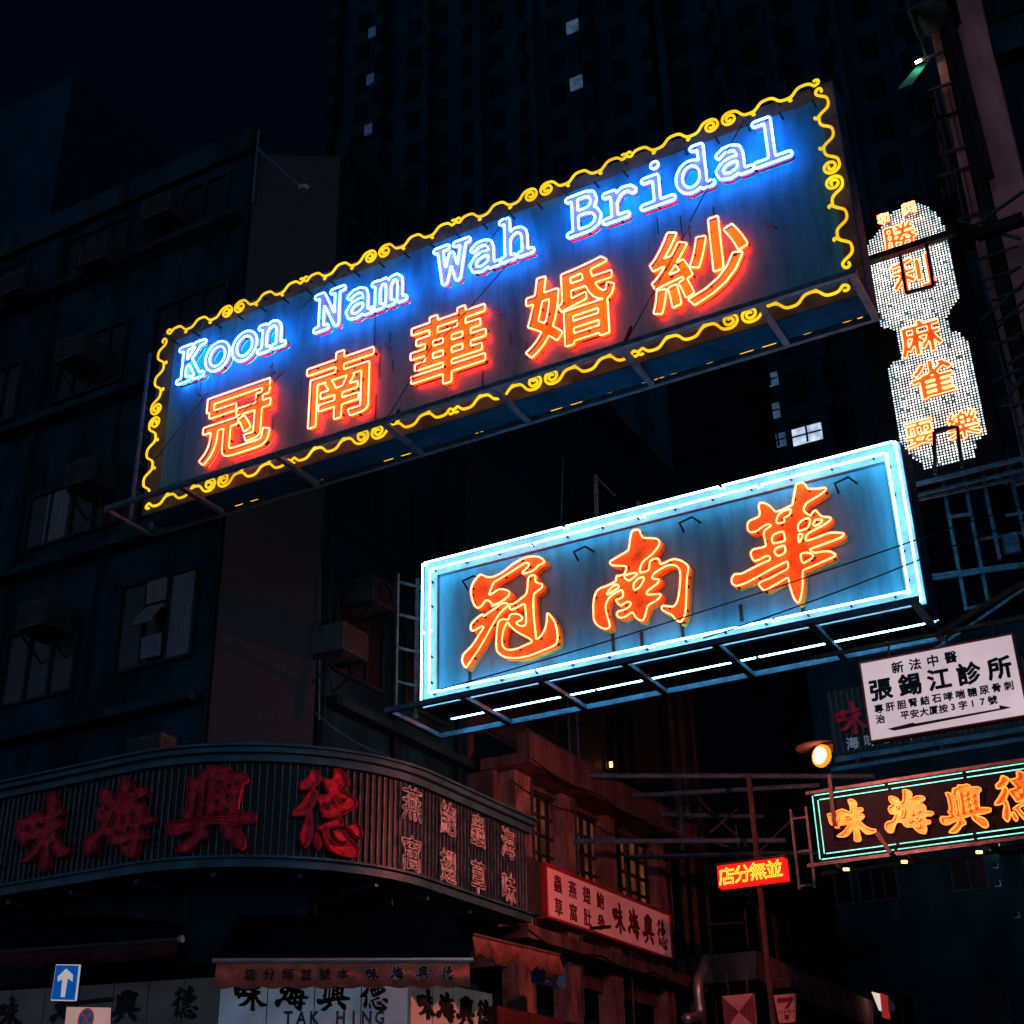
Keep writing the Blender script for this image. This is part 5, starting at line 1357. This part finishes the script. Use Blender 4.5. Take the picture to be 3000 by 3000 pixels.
mb = MB(); mb.bar((q0[0], 24.05, q0[1]+.12), (q1[0]+.05, 24.05, q0[1]+.16), .05); mb.bar((q0[0]+.1, 24.05, q0[1]), (q0[0]+.1, 24.05, q0[1]+.12), .02); mb.bar((q1[0]-.1, 24.05, q0[1]), (q1[0]-.1, 24.05, q0[1]+.14), .02)
build_each(mb, 'hanger', RUST, t)
t = thing('lightbox_sign', 'slanting white and red striped box sign lit at the end of the terrace', 'sign', (-9, 35, 5))
mb = MB(); yq = 35.0
P = [at(px, py, Y=yq)[[0,2]] for px, py in ((2553,2905),(2573,2910),(2582,2962),(2575,2960))]
mb.slab_xz([tuple(p) for p in P[::-1]], yq, yq+.2); mb.build('white_panel', glow('lit_white_acrylic', (1, .8, .7), .75), t)
P = [at(px, py, Y=yq)[[0,2]] for px, py in ((2578,2908),(2597,2916),(2602,2985),(2585,2980))]
mb = MB(); mb.slab_xz([tuple(p) for p in P[::-1]], yq-.01, yq+.2); mb.build('red_panel', glow('lit_red_acrylic', (1, .06, .05), .28), t)
P = [at(px, py, Y=yq)[[0,2]] for px, py in ((2600,2920),(2622,2945),(2620,2960),(2604,2965))]
mb = MB(); mb.slab_xz([tuple(p) for p in P[::-1]], yq, yq+.2); mb.build('side_panel', PALE, t)

# ------------------------------------------------------------------ pole lattice over the lane
t = thing('sign_gantry', 'gantry of thin grey horizontal poles reaching from the shophouse over the lane', 'gantry', (-8, 22, 7.4), None)
for (a, c) in (((1640,2272),(2560,2274)),((1785,2335),(2400,2300)),((1860,2385),(2235,2392)),((1680,2465),(2300,2462)),((1830,2512),(2400,2498))):
    A = at(*a, X=-10.6); B = at(*c, Z=A[2]); mb = MB(); mb.tube([A, B], .045, False, 8); mb.build('pole', STEEL, t)
mb = MB(); A = at(1963, 2270, X=-10.0); B = at(1972, 2480, X=-10.0); mb.bar(A+np.array([.2,0,.1]), B+np.array([.2,0,-.1]), .07); mb.build('post', MOULD, t)
mb = MB()
for (a, c, Y) in (((1870,2400),(2260,2520),24),((2080,2440),(2160,2370),24),((2220,2500),(2330,2390),25),((2155,2415),(2166,2510),24),((2005,2300),(2190,2480),25)):
    mb.bar(at(*a, Y=Y), at(*c, Y=Y), .035)
build_each(mb, 'brace', RUST, t)
for i, (a, c, Y, lab) in enumerate((((925,2088),(1140,2215),14.6,'thin cable running along the wall above the curved sign'),((1700,1590),(2100,1440),16,'thin cable between the two large signs'),((1650,1340),(1640,1640),16,'upright thin cable hanging left of the sign gap'),((940,1440),(935,2110),15.0,'grey conduit running down the corner edge below the huge sign'))):
    A = at(*a, Y=Y); B = at(*c, Y=Y); mb = MB(); mb.tube([A+(B-A)*k/8+np.array([0,0,-.08*4*(k/8)*(1-k/8)*(0 if i > 1 else 1)]) for k in range(9)], .012, False, 5)
    tag(mb.build('cable', STEEL), lab, 'cable', 'cables strung across the street')

# ------------------------------------------------------------------ pink building with balcony cages on the right
PB = thing('tenement_building', 'pink rendered tenement with caged balconies at the upper right', 'building', (-1, 15, 0))
PX = -1.62
mb = MB(); mb.box((PX+.35, 14.35, .13), (14, 26, 40)); mb.build('wall', DCONC, PB)
mb = MB(); mb.box((PX+.55, 14.0, .13), (PX+.92, 14.35, 40)); mb.build('column', PINK, PB)
mb = MB(); mb.box((PX+.25, 14.1, .13), (PX+.36, 14.35, 40)); mb.build('column', PINK, PB)
mb = MB(); mb.box((PX+.40, 13.9, .13), (PX+.53, 14.34, 40)); build_each(mb, 'drain_pipe', BLACK, PB)
mb = MB()
for z in (9.2, 11.7, 14.3, 17): mb.box((PX+.93, 14.1, z), (9, 14.35, z+.5))
build_each(mb, 'ledge', CONC, PB)
for z in (10.0, 12.5, 15.1): window(PB, (.1, 14.35, z), UF, NF, 1.2, 1.2, 2, 1)
for (pts, Y) in ((((2745,520),(2800,505),(2864,625),(2775,640)),14.05), (((2718,268),(2785,250),(2800,320),(2738,352)),14.05), (((2738,365),(2800,330),(2825,430),(2750,440)),14.05)):
    P = [at(px, py, Y=Y) for px, py in pts]
    zs0 = min(p[2] for p in P); zs1 = max(p[2] for p in P); xs0 = min(p[0] for p in P); xs1 = PX+.40
    mb = MB()
    for z in (zs0, zs1): mb.bar((xs0, Y, z), (xs1, Y, z), .03); mb.bar((xs0, Y, z), (xs0, Y+.8, z), .03)
    for k in range(5): mb.bar((xs0+(xs1-xs0)*k/4, Y, zs0), (xs0+(xs1-xs0)*k/4, Y, zs1), .018)
    for k in range(5): mb.bar((xs0, Y+.8*k/4, zs0), (xs0, Y+.8*k/4, zs1), .018)
    mb.build('balcony_cage', RUST, PB)
mb = MB(); mb.box((PX-.35, 14.9, 12.0), (PX+.35, 20, 12.15)); mb.box((PX-.35, 14.9, 14.2), (PX+.35, 20, 14.35)); build_each(mb, 'balcony_slab', CONC, PB)
# scaffold beside it
t = thing('steel_scaffold', 'steel ladder scaffold of braces beside the vertical bulb sign', 'scaffold', (-1.3, 13.6, 5))
mb = MB()
up = [at(px, py, Y=13.6) for px, py in ((2775,1180),(2845,1250),(2935,1400),(2985,1330))]
for px, py, qx, qy in ((2870,1350,2930,1640),(2945,1320,3010,1600),(2760,1400,2830,1780),(2820,1380,2895,1760),(2905,900,3000,1330),(2865,760,2960,1120)):
    mb.bar(at(px, py, Y=13.6), at(qx, qy, Y=13.6), .036)
build_each(mb, 'upright', SCAFF, t)
mb = MB()
for px, py, qx, qy in ((2640,1475,3010,1395),(2705,1690,3010,1650),(2705,1700,3010,1658),(2780,1515,2850,1505),(2825,1785,2900,1770),(2860,950,3010,820),(2850,1145,2990,1080),(2880,1245,2990,1120),(2800,700,3000,560),(2780,640,2990,700),(2900,1010,2985,990),(2910,1190,2995,1180)):
    mb.bar(at(px, py, Y=13.55), at(qx, qy, Y=13.55), .030)
mb.bar(at(2640,1970,Y=13.55)+np.array([0,0,0]), at(3010, 1720, Y=13.55), .030)
for k in range(9):
    y_ = 760+k*62; mb.bar(at(2868+k*15, y_, Y=13.62), at(2985+k*6, y_-40, Y=13.62), .022)
for (p_, q_) in (((2880,860),(2975,790)),((2905,980),(3000,880)),((2925,1090),(3010,1030)),((2790,1240),(2905,1205)),((2800,1330),(2925,1290)),((2910,1420),(2990,1340)),((2945,1510),(3005,1500)),((2880,1330),(2950,1420)),((2700,640),(2760,840)),((2870,1580),(3000,1560))): mb.bar(at(*p_, Y=13.7), at(*q_, Y=13.7), .026)
build_each(mb, 'brace', SCAFF, t)
mb = MB()
for p_, w_, h_ in (((2960,1590),.17,.22),((2985,1400),.13,.12),((2880,1310),.22,.16)):
    a = at(*p_, Y=13.66); mb.box((a[0]-w_/2, 13.66, a[2]-h_/2), (a[0]+w_/2, 13.72, a[2]+h_/2))
build_each(mb, 'gusset_plate', SCAFF, t)
mb = MB(); mb.bar(at(2700,640,Y=13.5), at(2860,690,Y=13.5), .12); mb.bar(at(2860,690,Y=13.5), at(3000,640,Y=13.5), .12); mb.bar(at(2770,0,Y=13.8), at(2900,520,Y=13.8), .10)
build_each(mb, 'beam', BLACK, t)
air_con(-1.25, 14.0, 14.9, (0,-1), 'dark air conditioner at the top right behind the pipes', w=.55)

# ------------------------------------------------------------------ background buildings
def slabby(name, label, x0, x1, y0, y1, h, material, fins=0, cat='building'):
    t = thing(name, label, cat, ((x0+x1)/2, (y0+y1)/2, 0))
    mb = MB(); mb.box((x0, y0, .0), (x1, y1, h)); mb.build('wall', material, t)
    if fins:
        mb = MB()
        for k in range(fins+1): x = x0+(x1-x0)*k/fins; mb.box((x-.3, y0-.8, .02), (x+.3, y0, h-.5))
        mb.build('fin', material, t)
    return t
def tower_windows(t, lst, Y, mt_):
    for px, py, w, h in lst:
        a = at(px, py, Y=Y); mb = MB(); mb.box((a[0]-w/2, Y-.12, a[2]-h/2), (a[0]+w/2, Y-.01, a[2]+h/2)); f = mb.build('window', mt_, t)
        if mt_ is WIN_D or py < 300: continue
        mb = MB(); mb.box((a[0]-.05, Y-.16, a[2]-h/2), (a[0]+.05, Y-.12, a[2]+h/2)); mb.box((a[0]-w/2, Y-.16, a[2]-.04), (a[0]-.05, Y-.12, a[2]+.04)); mb.box((a[0]+.05, Y-.16, a[2]-.04), (a[0]+w/2, Y-.12, a[2]+.04)); mb.build('mullion', DFRAME, f)
T1 = slabby('tower_block', 'very tall dark tower with a column of small blue windows behind the huge sign', -46, -22, 60, 80, 110, TOWER, 6)
tower_windows(T1, ((1095,95,.8,.9),(1090,232,.8,.9),(1084,380,.8,.9),(1078,540,.8,.9)), 59.99, WIN_D)
tower_windows(T1, ((1678,80,.85,1.0),(1690,245,.85,1.0)), 59.99, WIN_B)
T2 = slabby('tower_block', 'dark residential tower with cool lit windows right of the gap between the signs', -21, -4, 60, 78, 85, TOWER, 5)
tower_windows(T2, ((2258,1115,.8,.75),(2262,1208,.85,.85),(2282,1292,.75,.75)), 59.99, WIN_B)
tower_windows(T2, ((2366,1274,1.5,.9),), 59.99, WIN_B2)
tower_windows(T2, ((2388,1780,.4,.9),(2372,1725,.9,1.0)), 59.99, WIN_D)
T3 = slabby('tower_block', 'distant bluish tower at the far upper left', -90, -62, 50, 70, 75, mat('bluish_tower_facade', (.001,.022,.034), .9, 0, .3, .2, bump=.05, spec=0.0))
T4 = slabby('apartment_block', 'dark apartment block closing the lane with pale framed windows', -16, 4, 40, 52, 17, LANE)
for x, w, c in ((-11.3, .9, 2), (-10.05, 1.05, 3), (-7.5, .9, 2), (-5.5, 1.0, 3)):
    for z in (9.4, 5.9): window(T4, (x, 39.99, z), UF, NF, w, .85, c, 1, fm=LFRAME)
mb = MB(); mb.box((-11.9, 39.6, 10.4), (-9.3, 39.99, 10.5)); mb.box((-6.6, 39.5, 10.2), (-4.9, 39.99, 10.35)); mb.box((-6.4, 39.4, 7.2), (-4.6, 39.99, 7.35)); build_each(mb, 'ledge', CONC, T4)
mb = MB(); a = at(2448, 2755, Y=38); c = at(2530, 2755, Y=38); d = at(2605, 2810, Y=38)
q = [a, c, d+np.array([0,-.6,0]), d+np.array([-1.0,-.6,-.2])]; mb.add(q+[p+np.array([0,0,.18]) for p in q], [(3,2,1,0),(4,5,6,7),(0,1,5,4),(1,2,6,5),(2,3,7,6),(3,0,4,7)])
mb.build('canopy', CONC, T4)
tower_windows(T4, ((2915,2480,.26,.36),), 39.9, WIN_W)
tower_windows(T4, ((2918,2537,.12,.12),(2925,2590,.14,.14),(2980,2682,.12,.12)), 39.9, WIN_B)
T5 = slabby('apartment_block', 'dark block beside the lane behind the shophouse', -30, -11.4, 30, 39.9, 30, DCONC)
T6 = slabby('apartment_block', 'dark block hidden behind the tenement at right', 4, 30, 30, 60, 40, DCONC)
print('objects', len(bpy.data.objects))

# lit balcony lamp with its green canvas at the upper right
t = thing('balcony_lamp', 'lit fluorescent balcony lamp at the top right beside a drain pipe', 'lamp', at(2690, 180, Y=13.9))
a = at(2682, 184, Y=13.9); b = at(2712, 168, Y=13.9)
mb = MB(); mb.tube([a, a+(b-a)*.55], .014, False, 8); mb.build('bulb', glow('warm_fluorescent', (1, .80, .6), 70), t)
mb = MB(); mb.bar(a+np.array([0,.05,.05]), at(2765, 150, Y=13.95), .035); mb.build('arm', RUST, t)
t = thing('awning', 'small green canvas awning under the balcony lamp at the top right', 'awning', at(2670, 215, Y=13.95))
P = [at(2716, 186, Y=14.1), at(2690, 190, Y=14.1), at(2630, 262, Y=13.75), at(2674, 246, Y=13.75)]
mb = MB(); mb.add(P+[p+np.array([0,0,.01]) for p in P], [(3,2,1,0),(4,5,6,7),(0,1,5,4),(1,2,6,5),(2,3,7,6),(3,0,4,7)]); mb.build('canvas', mat('green_canvas', (.02, .30, .20), .9), t)

# posts standing on the top edge of the second sign
for px, y0_, y1_ in ((1745, 1392, 1522), (1870, 1470, 1500), (1390, 1600, 1628)):
    mb = MB(); mb.bar(at(px, y0_, Y=12.45), at(px+3, y1_, Y=12.45), .035); mb.build('post', RUST, S2)
mb = MB(); mb.bar(at(1745, 1395, Y=12.45), at(1800, 1450, Y=12.45), .02); mb.build('post_brace', RUST, S2)
